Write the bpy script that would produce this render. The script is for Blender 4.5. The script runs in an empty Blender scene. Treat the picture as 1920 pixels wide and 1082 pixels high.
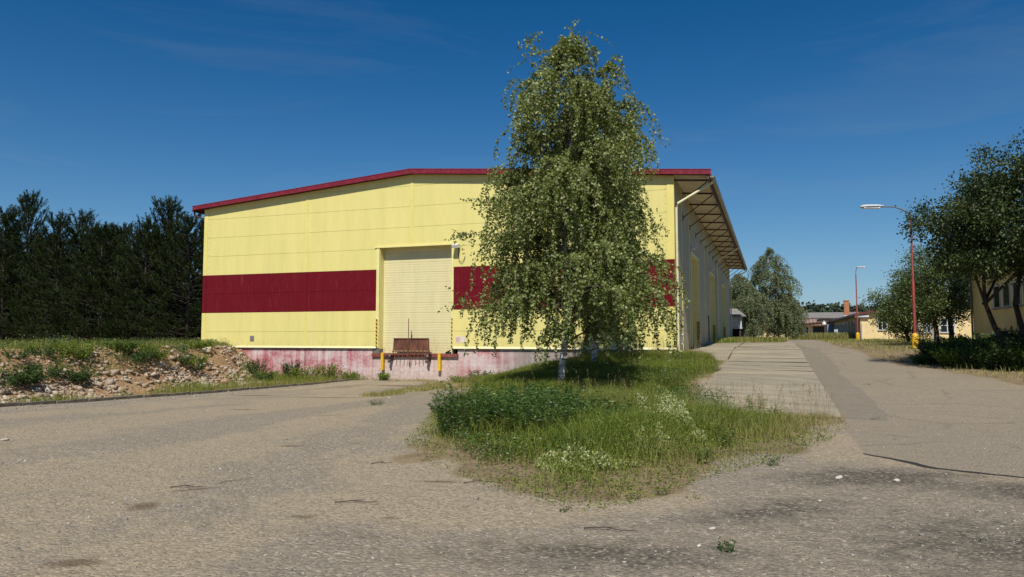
import bpy, math, random
import numpy as np
from mathutils import Vector, Matrix
R = math.radians
rng = np.random.default_rng(7)
random.seed(7)
sc = bpy.context.scene
C = sc.collection

# ------------------------------------------------------------------ camera
cam = bpy.data.cameras.new("camera")
camo = bpy.data.objects.new("camera", cam)
C.objects.link(camo)
camo.location = (0, 0, 1.6)
camo.rotation_euler = (R(90 + 3.84), 0, R(19.53))
cam.sensor_width = 36
cam.lens = 1370 / 1920 * 36
cam.clip_start = 0.1
cam.clip_end = 6000
sc.camera = camo

# ------------------------------------------------------------------ world, sun, exposure
SUN = Vector((0.17, -0.77, 1.0)).normalized()          # towards the sun
sun_el = math.asin(SUN.z)
sun_az = math.atan2(SUN.x, SUN.y)                      # clockwise from +Y
w = bpy.data.worlds.new("World")
sc.world = w
w.use_nodes = True
nt = w.node_tree
nt.nodes.clear()
def wn(t, **k):
    n = nt.nodes.new(t)
    for a, b in k.items():
        setattr(n, a, b)
    return n
sky = wn('ShaderNodeTexSky', sky_type='NISHITA', sun_disc=False)
sky.sun_elevation = sun_el
sky.sun_rotation = sun_az
sky.altitude = 400
sky.air_density = 1.0
sky.dust_density = 0.2
sky.ozone_density = 3.0
hs = wn('ShaderNodeHueSaturation')
hs.inputs['Hue'].default_value = 0.503
hs.inputs['Saturation'].default_value = 1.42
hs.inputs['Value'].default_value = 1.36
nt.links.new(sky.outputs[0], hs.inputs['Color'])
# thin cirrus, laid out by direction in the sky
tc = wn('ShaderNodeTexCoord')
mp = wn('ShaderNodeMapping')
mp.inputs['Rotation'].default_value = (R(12), R(-8), R(25))
mp.inputs['Scale'].default_value = (1.0, 1.2, 5.5)
nz = wn('ShaderNodeTexNoise')
nz.inputs['Scale'].default_value = 2.1
nz.inputs['Detail'].default_value = 9
nz.inputs['Roughness'].default_value = 0.62
nz.inputs['Distortion'].default_value = 0.7
cr = wn('ShaderNodeValToRGB')
cr.color_ramp.elements[0].position = 0.5
cr.color_ramp.elements[0].color = (0, 0, 0, 1)
cr.color_ramp.elements[1].position = 0.95
cr.color_ramp.elements[1].color = (0.22, 0.22, 0.22, 1)
mx = wn('ShaderNodeMixRGB', blend_type='MIX')
mx.inputs['Color2'].default_value = (5.5, 6.6, 7.6, 1)
nt.links.new(tc.outputs['Generated'], mp.inputs['Vector'])
nt.links.new(mp.outputs[0], nz.inputs['Vector'])
nt.links.new(nz.outputs['Fac'], cr.inputs['Fac'])
nt.links.new(cr.outputs['Color'], mx.inputs['Fac'])
# the paler band of air low over the horizon
sx = wn('ShaderNodeSeparateXYZ'); nt.links.new(tc.outputs['Generated'], sx.inputs[0])
p1 = wn('ShaderNodeMath', operation='SUBTRACT', use_clamp=True); p1.inputs[0].default_value = 1; nt.links.new(sx.outputs[2], p1.inputs[1])
p2 = wn('ShaderNodeMath', operation='POWER'); nt.links.new(p1.outputs[0], p2.inputs[0]); p2.inputs[1].default_value = 7
p3 = wn('ShaderNodeMath', operation='MULTIPLY'); nt.links.new(p2.outputs[0], p3.inputs[0]); p3.inputs[1].default_value = .62
hz = wn('ShaderNodeMixRGB'); hz.inputs['Color2'].default_value = (3.0, 6.9, 11.8, 1)
nt.links.new(p3.outputs[0], hz.inputs['Fac']); nt.links.new(hs.outputs['Color'], hz.inputs['Color1'])
nt.links.new(hz.outputs[0], mx.inputs['Color1'])
bg = wn('ShaderNodeBackground')
bg.inputs['Strength'].default_value = 0.054
out = wn('ShaderNodeOutputWorld')
nt.links.new(mx.outputs[0], bg.inputs['Color'])
nt.links.new(bg.outputs[0], out.inputs['Surface'])

sl = bpy.data.lights.new("sun", 'SUN')
sl.energy = 4.9
sl.angle = R(0.53)
sl.color = (1.0, 0.955, 0.87)
slo = bpy.data.objects.new("sun", sl)
C.objects.link(slo)
slo.rotation_euler = SUN.to_track_quat('Z', 'Y').to_euler()
slo.location = (20, -60, 80)

vs = sc.view_settings
vs.view_transform = 'Standard'
vs.look = 'None'
vs.gamma = 1
vs.exposure = 0.0
vs.use_curve_mapping = False
sc.cycles.max_bounces = 6
sc.cycles.diffuse_bounces = 3
sc.cycles.transparent_max_bounces = 8
sc.cycles.use_denoising = True
sc.cycles.denoiser = 'OPENIMAGEDENOISE'
sc.cycles.denoising_input_passes = 'RGB_ALBEDO_NORMAL'

# ------------------------------------------------------------------ helpers
def tag(o, label=None, cat=None, group=None, kind=None):
    if label: o['label'] = label
    if cat: o['category'] = cat
    if group: o['group'] = group
    if kind: o['kind'] = kind
    return o

def thing(name, loc, label, cat, group=None, rz=0):
    o = bpy.data.objects.new(name, None)
    C.objects.link(o)
    o.location = loc
    o.rotation_euler = (0, 0, rz)
    o.empty_display_size = 0.3
    return tag(o, label, cat, group)

def children(o):
    return [c for c in bpy.data.objects if c.parent is o]

def copy_tree(o, parent=None, kids=None):
    c = o.copy()
    C.objects.link(c)
    c.parent = parent
    for ch in (children(o) if kids is None else kids):
        copy_tree(ch, c)
    return c

def attach(o, parent):
    """parent a mesh whose vertices are in world coordinates to a root already standing in place"""
    if parent is not None:
        o.parent = parent
        off = Vector(parent.location); p = parent.parent
        while p is not None and parent.type == 'EMPTY': off = off + Vector(p.location); p = p.parent
        o.matrix_parent_inverse = Matrix.Translation(-off) if parent.type == 'EMPTY' else Matrix.Identity(4)
    return o

def mesh_np(name, V, F, mats, parent=None, smooth=False, mi=None, attrs=None):
    """V (n,3); F list of arrays (m,k) of equal k per array; mats list"""
    V = np.asarray(V, dtype=np.float32)
    Fs = [np.asarray(f, dtype=np.int32) for f in (F if isinstance(F, list) else [F]) if len(f)]
    me = bpy.data.meshes.new(name)
    me.vertices.add(len(V))
    me.vertices.foreach_set('co', V.ravel())
    nl = sum(f.size for f in Fs)
    npoly = sum(len(f) for f in Fs)
    me.loops.add(nl)
    me.loops.foreach_set('vertex_index', np.concatenate([f.ravel() for f in Fs]))
    me.polygons.add(npoly)
    tot = np.concatenate([np.full(len(f), f.shape[1], np.int32) for f in Fs])
    st = np.concatenate([[0], np.cumsum(tot)[:-1]]).astype(np.int32)
    me.polygons.foreach_set('loop_start', st)
    if smooth:
        me.polygons.foreach_set('use_smooth', np.ones(npoly, dtype=bool))
    for m in mats:
        me.materials.append(m)
    if mi is not None:
        me.polygons.foreach_set('material_index', np.asarray(mi, dtype=np.int32))
    if attrs:
        for k, a in attrs.items():
            at = me.attributes.new(k, 'FLOAT', 'POINT')
            at.data.foreach_set('value', np.asarray(a, dtype=np.float32))
    me.update(calc_edges=True)
    me.validate()
    o = bpy.data.objects.new(name, me)
    C.objects.link(o)
    return attach(o, parent)

class MB:
    """collects boxes, prisms, tubes into ONE mesh"""
    def __init__(s):
        s.v = []; s.f = []; s.m = []; s.cur = 0
    def add(s, vs, fs, m=None):
        b = len(s.v)
        s.v += [tuple(v) for v in vs]
        for f in fs:
            s.f.append([b + i for i in f]); s.m.append(s.cur if m is None else m)
        return s
    def box(s, x0, x1, y0, y1, z0, z1, m=None):
        vs = [(x, y, z) for z in (z0, z1) for y in (y0, y1) for x in (x0, x1)]
        return s.add(vs, [(0, 2, 3, 1), (4, 5, 7, 6), (0, 1, 5, 4), (2, 6, 7, 3), (0, 4, 6, 2), (1, 3, 7, 5)], m)
    def rbox(s, c, hx, hy, hz, M=None, m=None):
        vs = []
        for z in (-hz, hz):
            for y in (-hy, hy):
                for x in (-hx, hx):
                    p = Vector((x, y, z))
                    if M: p = M @ p
                    vs.append(tuple(p + Vector(c)))
        return s.add(vs, [(0, 2, 3, 1), (4, 5, 7, 6), (0, 1, 5, 4), (2, 6, 7, 3), (0, 4, 6, 2), (1, 3, 7, 5)], m)
    def beam(s, a, b, w, h, m=None):
        a = Vector(a); b = Vector(b); d = b - a
        q = d.to_track_quat('Z', 'Y').to_matrix()
        return s.rbox((a + b) / 2, w / 2, h / 2, d.length / 2, q, m)
    def prism(s, poly, axis, a0, a1, m=None):
        """poly of 2D points, extruded along axis ('x': poly=(y,z); 'y': poly=(x,z); 'z': poly=(x,y))"""
        def P(p, a):
            return {'x': (a, p[0], p[1]), 'y': (p[0], a, p[1]), 'z': (p[0], p[1], a)}[axis]
        n = len(poly)
        vs = [P(p, a0) for p in poly] + [P(p, a1) for p in poly]
        fs = [tuple(range(n))[::-1], tuple(range(n, 2 * n))] + [(i, (i + 1) % n, n + (i + 1) % n, n + i) for i in range(n)]
        return s.add(vs, fs, m)
    def tube(s, pts, r, n=8, m=None, caps=True):
        pts = [Vector(p) for p in pts]
        rs = r if isinstance(r, (list, tuple)) else [r] * len(pts)
        vs = []; fs = []
        up = Vector((0, 0, 1))
        for i, p in enumerate(pts):
            d = (pts[min(i + 1, len(pts) - 1)] - pts[max(i - 1, 0)]).normalized()
            a = d.cross(up)
            if a.length < 0.05: a = d.cross(Vector((1, 0, 0)))
            a.normalize(); b = d.cross(a).normalized()
            for k in range(n):
                t = 2 * math.pi * k / n
                vs.append(tuple(p + (a * math.cos(t) + b * math.sin(t)) * rs[i]))
        for i in range(len(pts) - 1):
            for k in range(n):
                k2 = (k + 1) % n
                fs.append((i * n + k, i * n + k2, (i + 1) * n + k2, (i + 1) * n + k))
        if caps:
            fs.append(tuple(range(n))[::-1]); fs.append(tuple((len(pts) - 1) * n + k for k in range(n)))
        return s.add(vs, fs, m)
    def build(s, name, mats, parent=None, smooth=False, bevel=0, loc=None):
        me = bpy.data.meshes.new(name)
        me.from_pydata(s.v, [], s.f)
        for m in (mats if isinstance(mats, (list, tuple)) else [mats]):
            me.materials.append(m)
        me.polygons.foreach_set('material_index', s.m)
        import bmesh
        bm = bmesh.new(); bm.from_mesh(me)
        bmesh.ops.recalc_face_normals(bm, faces=bm.faces)
        bm.to_mesh(me); bm.free()
        if smooth:
            me.polygons.foreach_set('use_smooth', [True] * len(me.polygons))
            try: me.set_sharp_from_angle(angle=R(40))
            except Exception: pass
        o = bpy.data.objects.new(name, me)
        C.objects.link(o)
        attach(o, parent)
        if bevel:
            b = o.modifiers.new('bevel', 'BEVEL'); b.width = bevel; b.segments = 2; b.limit_method = 'ANGLE'
        return o

# smooth value noise on numpy arrays
class VN:
    def __init__(s, seed, n=256):
        s.g = np.random.default_rng(seed).random((n, n)); s.n = n
    def __call__(s, x, y, sc_):
        x = np.asarray(x) / sc_ + 1000.3; y = np.asarray(y) / sc_ + 1000.7
        xi = np.floor(x).astype(int); yi = np.floor(y).astype(int)
        fx = x - xi; fy = y - yi
        fx = fx * fx * (3 - 2 * fx); fy = fy * fy * (3 - 2 * fy)
        n = s.n
        a = s.g[xi % n, yi % n]; b = s.g[(xi + 1) % n, yi % n]
        c = s.g[xi % n, (yi + 1) % n]; d = s.g[(xi + 1) % n, (yi + 1) % n]
        return (a * (1 - fx) + b * fx) * (1 - fy) + (c * (1 - fx) + d * fx) * fy
    def fbm(s, x, y, sc_, o=4):
        t = 0; a = 1; w_ = 0
        for i in range(o):
            t = t + a * s(x + 17 * i, y - 31 * i, sc_ / 2 ** i); w_ += a; a *= .5
        return t / w_
vn1, vn2, vn3 = VN(1), VN(2), VN(3)

def sstep(a, b, x):
    t = np.clip((np.asarray(x, float) - a) / (b - a), 0, 1)
    return t * t * (3 - 2 * t)

def inpoly(x, y, poly):
    x = np.asarray(x); y = np.asarray(y)
    r = np.zeros(x.shape, bool)
    n = len(poly)
    for i in range(n):
        x0, y0 = poly[i]; x1, y1 = poly[(i + 1) % n]
        c = ((y0 > y) != (y1 > y)) & (x < (x1 - x0) * (y - y0) / (y1 - y0 + 1e-12) + x0)
        r ^= c
    return r

# ------------------------------------------------------------------ terrain height
YR = [-60, 10, 16.3, 24, 29, 37, 47, 60, 100, 2000]
ZR = [0.0, 0.0, 0.0, 0.35, 0.55, 0.92, 1.18, 1.28, 1.32, 1.36]
def mound_edge(y):
    return np.interp(y, [-40, 5, 12, 20, 27, 30, 31.5], [-17.2, -19.0, -19.6, -20.4, -21.8, -23.9, -24.3])
def hgt(x, y, fine=True):
    x = np.asarray(x, float); y = np.asarray(y, float)
    yard = -0.42 * sstep(8, 29, y) - 0.12 * sstep(-6, -16, x) * sstep(6, 14, y) * (1 - sstep(14, 30, y))
    road = np.interp(y, YR, ZR)
    wr = sstep(-12.5, -5.5, x)
    h = yard * (1 - wr) + road * wr
    # grassy rise in front of the right half of the hall
    h = h + 0.14 * sstep(-12.0, -8.5, x) * (1 - sstep(-5, -2.0, x)) * sstep(18, 28, y) * (1 - sstep(34, 40, y))
    isl = sstep(0, 1.5, -(np.abs(x + 4.2) - 4.0)) * sstep(7.5, 11, y) * (1 - sstep(24, 30, y))
    h = h + 0.10 * isl * (1 - wr * .3)
    # left plateau with the earth bank
    me = mound_edge(y)
    wl = sstep(0, 1, (me - x) / (1.9 + 0.5 * (vn1(x, y, 3.0))))
    plate = 1.08 + 0.16 * (vn2.fbm(x, y, 4.0) - .5) - 0.25 * sstep(1, 0, (y + 4) / 14)
    bump = 0.62 * (vn3.fbm(x, y, 1.5) - .5) * sstep(.02, .5, wl) * (1 - .5 * sstep(.9, 1, wl)) + 0.10 * sstep(.5, .95, wl) * (1 - sstep(3, 6.5, me - x))* (1-sstep(27,30.5,y))
    h = h * (1 - wl) + plate * wl + bump
    back = sstep(33, 38, y)
    h = h * (1 - back) + np.maximum(road, 1.05 + .0 * x) * back
    if fine:
        h = h + 0.035 * (vn2.fbm(x, y, 2.2) - .5) * (1 - sstep(60, 120, y))
    return h
def gz(x, y):
    return float(hgt(np.array([x]), np.array([y]))[0])
# ------------------------------------------------------------------ materials
def nodes(name):
    m = bpy.data.materials.new(name); m.use_nodes = True
    t = m.node_tree; b = t.nodes['Principled BSDF']
    return m, t, b
def N(t, typ, **k):
    n = t.nodes.new(typ)
    for a, v in k.items():
        if a.startswith('i_'): n.inputs[a[2:].replace('_', ' ')].default_value = v
        else: setattr(n, a, v)
    return n
def L(t, a, b): t.links.new(a, b)
def ramp(t, fac, stops):
    n = t.nodes.new('ShaderNodeValToRGB')
    e = n.color_ramp.elements
    while len(e) < len(stops): e.new(0.5)
    for i, (p, c) in enumerate(stops):
        e[i].position = p
        e[i].color = (*c, 1) if len(c) == 3 else c
    L(t, fac, n.inputs[0])
    return n.outputs['Color']
def mix(t, fac, a, b, bt='MIX'):
    n = t.nodes.new('ShaderNodeMixRGB'); n.blend_type = bt
    for s, v in (('Fac', fac), ('Color1', a), ('Color2', b)):
        if hasattr(v, 'links'): L(t, v, n.inputs[s])
        elif isinstance(v, (int, float)): n.inputs[s].default_value = v
        else: n.inputs[s].default_value = (*v, 1)
    return n.outputs[0]
def coord(t, scale=(1, 1, 1), kind='Object', rot=(0, 0, 0)):
    c = N(t, 'ShaderNodeTexCoord'); m = N(t, 'ShaderNodeMapping')
    m.inputs['Scale'].default_value = scale; m.inputs['Rotation'].default_value = rot
    L(t, c.outputs[kind], m.inputs[0]); return m.outputs[0]
def noise(t, vec, s, d=4, r=.5, dist=0):
    n = N(t, 'ShaderNodeTexNoise')
    n.inputs['Scale'].default_value = s; n.inputs['Detail'].default_value = d
    n.inputs['Roughness'].default_value = r; n.inputs['Distortion'].default_value = dist
    if vec: L(t, vec, n.inputs['Vector'])
    return n.outputs['Fac']
def math_(t, op, a, b=None, c=None):
    n = t.nodes.new('ShaderNodeMath'); n.operation = op
    for i, v in enumerate((a, b, c)):
        if v is None: continue
        if hasattr(v, 'links'): L(t, v, n.inputs[i])
        else: n.inputs[i].default_value = v
    return n.outputs[0]
def bump(t, b, h, s, d=.02):
    n = N(t, 'ShaderNodeBump'); n.inputs['Strength'].default_value = s; n.inputs['Distance'].default_value = d
    L(t, h, n.inputs['Height']); L(t, n.outputs[0], b.inputs['Normal'])
def plain(name, col, rough=.6, var=.12, scale=3, metal=0, bmp=.0, dirt=None, spec=.5):
    """paint with large and small tonal variation, optional dirt colour"""
    m, t, b = nodes(name)
    v = coord(t)
    n1 = noise(t, v, scale, 6, .6)
    dark = tuple(c * (1 - var * 1.6) for c in col); lite = tuple(min(1, c * (1 + var)) for c in col)
    c = ramp(t, n1, [(.3, dark), (.7, lite)])
    if dirt:
        n2 = noise(t, v, scale * 2.7, 8, .65, .5)
        f = ramp(t, n2, [(.48, (0, 0, 0)), (.68, (1, 1, 1))])
        c = mix(t, math_(t, 'MULTIPLY', f, dirt[1]), c, dirt[0])
    L(t, c, b.inputs['Base Color'])
    b.inputs['Roughness'].default_value = rough
    b.inputs['Metallic'].default_value = metal
    b.inputs['Specular IOR Level'].default_value = spec
    if bmp: bump(t, b, noise(t, v, scale * 12, 5), bmp)
    return m

def panel_mat(name, col, ribs=True, fade=.0, spec=.5, rough=.42):
    """coated steel sandwich panel: fine horizontal micro-ribs, rain streaks, slight chalking"""
    m, t, b = nodes(name)
    v = coord(t)
    sep = N(t, 'ShaderNodeSeparateXYZ'); L(t, v, sep.inputs[0])
    vs_ = coord(t, (.6, .6, .08))
    st = noise(t, vs_, 5, 6, .6)
    big = noise(t, v, .35, 5, .6)
    c = ramp(t, st, [(.3, tuple(k * .91 for k in col)), (.62, col), (.85, tuple(min(1, k * 1.04 + fade * .04) for k in col))])
    c = mix(t, math_(t, 'MULTIPLY', ramp(t, big, [(.35, (0, 0, 0)), (.75, (1, 1, 1))]), .16), c, tuple(k * .82 for k in col))
    # dirt gathering just above the flashing at the foot of the wall
    foot = N(t, 'ShaderNodeMapRange'); foot.inputs[1].default_value = 1.55; foot.inputs[2].default_value = 1.1
    L(t, sep.outputs[2], foot.inputs[0])
    grit = noise(t, coord(t, (1, 1, .25)), 9, 6, .7)
    c = mix(t, math_(t, 'MULTIPLY', foot.outputs[0], math_(t, 'MULTIPLY', ramp(t, grit, [(.45, (0, 0, 0)), (.65, (1, 1, 1))]), .35)), c, (.30, .24, .13))
    if fade:
        sc_ = noise(t, coord(t, (2, 2, .15)), 14, 8, .7)
        c = mix(t, math_(t, 'MULTIPLY', ramp(t, sc_, [(.55, (0, 0, 0)), (.75, (1, 1, 1))]), .28), c, tuple(min(1, k + .12) for k in col))
    L(t, c, b.inputs['Base Color'])
    b.inputs['Roughness'].default_value = rough
    b.inputs['Specular IOR Level'].default_value = spec
    # ribs every 100 mm
    w_ = math_(t, 'SINE', math_(t, 'MULTIPLY', sep.outputs[2], 2 * math.pi / .1))
    g = math_(t, 'MULTIPLY', math_(t, 'POWER', math_(t, 'ABSOLUTE', w_), 6), -1)
    wob = noise(t, v, .9, 2)
    h = math_(t, 'ADD', math_(t, 'MULTIPLY', g, .12), math_(t, 'MULTIPLY', wob, .8))
    if ribs: bump(t, b, h, .5, .012)
    return m

YEL = (.86, .76, .20)
M = {}
M['yellow'] = panel_mat('yellow_panel', (.78, .685, .245))
M['red'] = panel_mat('red_panel', (.145, .006, .012), fade=1, spec=.15)
M['cream'] = panel_mat('cream_panel', (.73, .655, .36), ribs=False)
M['shade_toned_panel'] = panel_mat('side_panel', (.44, .42, .30), ribs=False, spec=.2, rough=.7)  # yellow panel greyed down, so the colour itself carries the shade of these walls
M['trim'] = plain('cream_trim', (.80, .72, .30), .45, .05, 2)
M['strip_yellow'] = plain('strip_yellow', (.78, .68, .21), .42, .05, 2)
M['redtrim'] = plain('red_trim', (.20, .010, .022), .38, .15, 3, dirt=((.32, .12, .12), .25))
M['soffit'] = plain('soffit_sheet', (.74, .66, .46), .6, .1, 1.5)
M['steel_brown'] = plain('brown_steel', (.075, .040, .030), .6, .25, 4, dirt=((.16, .07, .03), .5))
M['steel_grey'] = plain('grey_steel', (.16, .15, .13), .5, .2, 4, dirt=((.2, .13, .08), .4))
M['roof'] = plain('roof_sheet', (.17, .035, .035), .45, .2, 2)
M['gutter'] = plain('gutter_metal', (.42, .35, .22), .5, .2, 4)
M['pipe'] = plain('cream_pipe', (.72, .66, .40), .45, .08, 4)
M['white'] = plain('white_plastic', (.75, .73, .68), .5, .08, 6, dirt=((.35, .3, .2), .4))
M['black'] = plain('black_rubber', (.018, .017, .016), .75, .3, 8)
M['yellow_paint'] = plain('yellow_paint', (.78, .48, .015), .5, .12, 8, dirt=((.25, .12, .04), .6))
M['orange_yellow'] = plain('lamp_sleeve_paint', (.72, .42, .02), .5, .2, 5, dirt=((.1, .07, .03), .7))
M['red_pole'] = plain('red_pole_paint', (.26, .035, .022), .6, .25, 5, dirt=((.10, .03, .02), .7))
M['lamp_grey'] = plain('lamp_housing', (.52, .54, .55), .4, .1, 10)
M['glass_lamp'] = plain('lamp_glass', (.75, .78, .78), .15, .05, 5)
M['concrete'] = plain('concrete', (.36, .32, .25), .9, .25, 2, bmp=.35, dirt=((.20, .17, .12), .6))
M['asbestos'] = plain('old_grey_roof', (.24, .22, .20), .85, .2, 1.2, bmp=.2, dirt=((.14, .12, .10), .6))
M['wood_white'] = plain('white_boards', (.70, .67, .60), .7, .1, 2, dirt=((.4, .33, .22), .5))
M['dark'] = plain('hollow_shade_black', (.012, .012, .013), .9, .2, 1)  # near-black for the painted shade beneath the cabin
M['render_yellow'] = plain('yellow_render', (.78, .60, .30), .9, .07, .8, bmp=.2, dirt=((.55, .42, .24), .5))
M['render_olive'] = plain('pale_yellow_render', (.80, .68, .30), .85, .08, .8, bmp=.15)
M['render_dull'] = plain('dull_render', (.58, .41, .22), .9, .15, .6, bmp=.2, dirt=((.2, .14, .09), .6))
M['bluegrey'] = plain('blue_grey_board', (.24, .29, .38), .6, .1, 2)
M['frame_white'] = plain('window_frame_paint', (.62, .64, .66), .5, .08, 6)
M['door_brown'] = plain('brown_door', (.10, .04, .028), .6, .25, 4)
m, t, b = nodes('window_glass'); M['glass'] = m
b.inputs['Base Color'].default_value = (.012, .016, .02, 1); b.inputs['Roughness'].default_value = .12
b.inputs['Specular IOR Level'].default_value = .3
bump(t, b, noise(t, coord(t), 2, 2), .15, .01)

# brick chimney
m, t, b = nodes('brick'); M['brick'] = m
br = N(t, 'ShaderNodeTexBrick'); L(t, coord(t, (1, 1, 1), 'Object', (R(90), 0, 0)), br.inputs[0])
br.inputs['Color1'].default_value = (.50, .18, .06, 1); br.inputs['Color2'].default_value = (.34, .11, .045, 1)
br.inputs['Mortar'].default_value = (.32, .26, .2, 1); br.inputs['Scale'].default_value = 3.2
L(t, br.outputs[0], b.inputs['Base Color']); b.inputs['Roughness'].default_value = .9

# rusty steel
m, t, b = nodes('rusty_steel'); M['rust'] = m
v = coord(t, (1, 1, .35)); n1 = noise(t, v, 7, 9, .7, .6); n2 = noise(t, coord(t), 2.5, 4)
c = ramp(t, n1, [(.3, (.035, .014, .010)), (.5, (.13, .042, .025)), (.62, (.24, .085, .03)), (.8, (.14, .10, .09))])
L(t, mix(t, .35, c, ramp(t, n2, [(.3, (.05, .02, .015)), (.7, (.22, .10, .06))])), b.inputs['Base Color'])
b.inputs['Roughness'].default_value = .85; bump(t, b, n1, .4, .01)
M['rustbeam'] = plain('red_oxide_beam', (.24, .055, .045), .75, .25, 3, dirt=((.30, .16, .14), .5))
# rusty patched sheet roof
m, t, b = nodes('rusty_sheet_roof'); M['rustroof'] = m
v = coord(t, (.35, 1, 1)); n1 = noise(t, v, .8, 5, .6)
vor = N(t, 'ShaderNodeTexWave', wave_type='BANDS', bands_direction='X'); L(t, coord(t), vor.inputs[0]); vor.inputs['Scale'].default_value = .45; vor.inputs['Distortion'].default_value = 1.5
L(t, mix(t, .5, ramp(t, n1, [(.35, (.16, .05, .035)), (.5, (.33, .24, .19)), (.65, (.22, .09, .06))]), ramp(t, vor.outputs[1], [(.2, (.14, .06, .045)), (.8, (.38, .30, .25))])), b.inputs['Base Color'])
b.inputs['Roughness'].default_value = .75

# hazard stripe (black and yellow)
m, t, b = nodes('hazard_tape'); M['hazard'] = m
sep = N(t, 'ShaderNodeSeparateXYZ'); L(t, coord(t), sep.inputs[0])
s_ = math_(t, 'FRACT', math_(t, 'MULTIPLY', math_(t, 'ADD', math_(t, 'ADD', sep.outputs[0], sep.outputs[1]), sep.outputs[2]), 5.5))
f = math_(t, 'GREATER_THAN', s_, .5)
L(t, mix(t, f, (.70, .45, .02), (.012, .012, .012)), b.inputs['Base Color']); b.inputs['Roughness'].default_value = .6

# faded red paint on the concrete plinth
m, t, b = nodes('faded_plinth_paint'); M['plinth'] = m
v = coord(t, (.5, .5, 1.0)); n1 = noise(t, v, 1.1, 4, .55, .3)
v2 = coord(t, (1.6, 1.6, .12)); n2 = noise(t, v2, 2.0, 7, .65)
v3 = coord(t); n3 = noise(t, v3, 9, 8, .75, .4)
f = math_(t, 'ADD', math_(t, 'MULTIPLY', n1, .42), math_(t, 'ADD', math_(t, 'MULTIPLY', n2, .38), math_(t, 'MULTIPLY', n3, .22)))
c = ramp(t, f, [(.41, (.33, .070, .09)), (.46, (.43, .16, .17)), (.50, (.53, .31, .31)), (.56, (.62, .52, .50))])
sep = N(t, 'ShaderNodeSeparateXYZ'); L(t, v3, sep.inputs[0])
# bare patch worn white under the dock, dull grey further right
d0 = math_(t, 'ABSOLUTE', math_(t, 'ADD', sep.outputs[0], 15.9))
f2 = math_(t, 'SUBTRACT', 1.0, math_(t, 'DIVIDE', math_(t, 'ADD', d0, math_(t, 'MULTIPLY', n3, 2.2)), 3.9))
c = mix(t, ramp(t, f2, [(.02, (0, 0, 0)), (.22, (.8, .8, .8))]), c, ramp(t, n3, [(.35, (.42, .30, .27)), (.6, (.66, .57, .51)), (.8, (.44, .18, .17))]))
f3 = N(t, 'ShaderNodeMapRange'); f3.inputs[1].default_value = -12.2; f3.inputs[2].default_value = -10.4
L(t, sep.outputs[0], f3.inputs[0])
c = mix(t, f3.outputs[0], c, ramp(t, n2, [(.3, (.24, .20, .19)), (.7, (.42, .36, .33))]))
foot = N(t, 'ShaderNodeMapRange'); foot.inputs[1].default_value = .05; foot.inputs[2].default_value = -.45
L(t, sep.outputs[2], foot.inputs[0])
c = mix(t, math_(t, 'MULTIPLY', foot.outputs[0], math_(t, 'MULTIPLY', n3, .8)), c, (.36, .25, .18))
# cast-block courses, faint
bk = N(t, 'ShaderNodeTexBrick'); L(t, coord(t, (1, 1, 1), 'Object', (R(90), 0, 0)), bk.inputs[0])
bk.inputs['Scale'].default_value = 1.0; bk.inputs['Brick Width'].default_value = .5; bk.inputs['Row Height'].default_value = .22
bk.inputs['Mortar Size'].default_value = .008
c = mix(t, math_(t, 'MULTIPLY', bk.outputs['Fac'], .28), c, (.30, .14, .13))
L(t, c, b.inputs['Base Color']); b.inputs['Roughness'].default_value = .9
bump(t, b, math_(t, 'SUBTRACT', n3, bk.outputs['Fac']), .35, .01)

def leaf_mat(name, c0, c1, rough=.5, trans=.35, c2=None, attr=None, spec=.5, tcol=None):
    m = bpy.data.materials.new(name); m.use_nodes = True
    t = m.node_tree; b = t.nodes['Principled BSDF']; o = t.nodes['Material Output']
    g = N(t, 'ShaderNodeNewGeometry')
    stops = [(0, c0), (1, c1)] if c2 is None else [(0, c0), (.72, c1), (1, c2)]
    c = ramp(t, g.outputs['Random Per Island'], stops)
    if attr:
        a = N(t, 'ShaderNodeAttribute', attribute_name=attr[0])
        c = mix(t, a.outputs['Fac'], c, attr[1])
    L(t, c, b.inputs['Base Color']); b.inputs['Roughness'].default_value = rough
    b.inputs['Specular IOR Level'].default_value = spec
    tr = N(t, 'ShaderNodeBsdfTranslucent')
    L(t, mix(t, 1.0, c, tcol or (1.5, 1.5, .6), 'MULTIPLY'), tr.inputs[0])
    mx_ = N(t, 'ShaderNodeMixShader'); mx_.inputs[0].default_value = trans
    L(t, b.outputs[0], mx_.inputs[1]); L(t, tr.outputs[0], mx_.inputs[2]); L(t, mx_.outputs[0], o.inputs[0])
    return m
M['birch_leaf'] = leaf_mat('birch_leaves', (.075, .105, .022), (.235, .270, .085), .50, .32, (.40, .43, .20), spec=.4)
M['birch_leaf_far'] = leaf_mat('far_birch_leaves', (.080, .105, .045), (.19, .22, .11), .6, .28, (.30, .33, .20), spec=.3)
M['pear_leaf'] = leaf_mat('fruit_tree_leaves', (.020, .036, .009), (.048, .074, .018), .5, .15, (.13, .16, .06), spec=.3)
M['apple_leaf'] = leaf_mat('young_tree_leaves', (.050, .080, .018), (.10, .14, .035), .5, .25, (.15, .18, .05))
M['pine_needle'] = leaf_mat('pine_needles', (.010, .022, .006), (.030, .048, .013), .7, .10, (.080, .090, .030), spec=.12)
M['willow_leaf'] = leaf_mat('willow_leaves', (.028, .066, .010), (.070, .135, .020), .45, .25, (.13, .20, .04))
M['weed_leaf'] = leaf_mat('weed_leaves', (.065, .115, .014), (.165, .225, .028), .6, .34, (.28, .31, .06), spec=.3)
M['weed_dark'] = leaf_mat('dark_weed_leaves', (.022, .055, .012), (.058, .110, .020), .55, .25, (.10, .15, .04))
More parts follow.
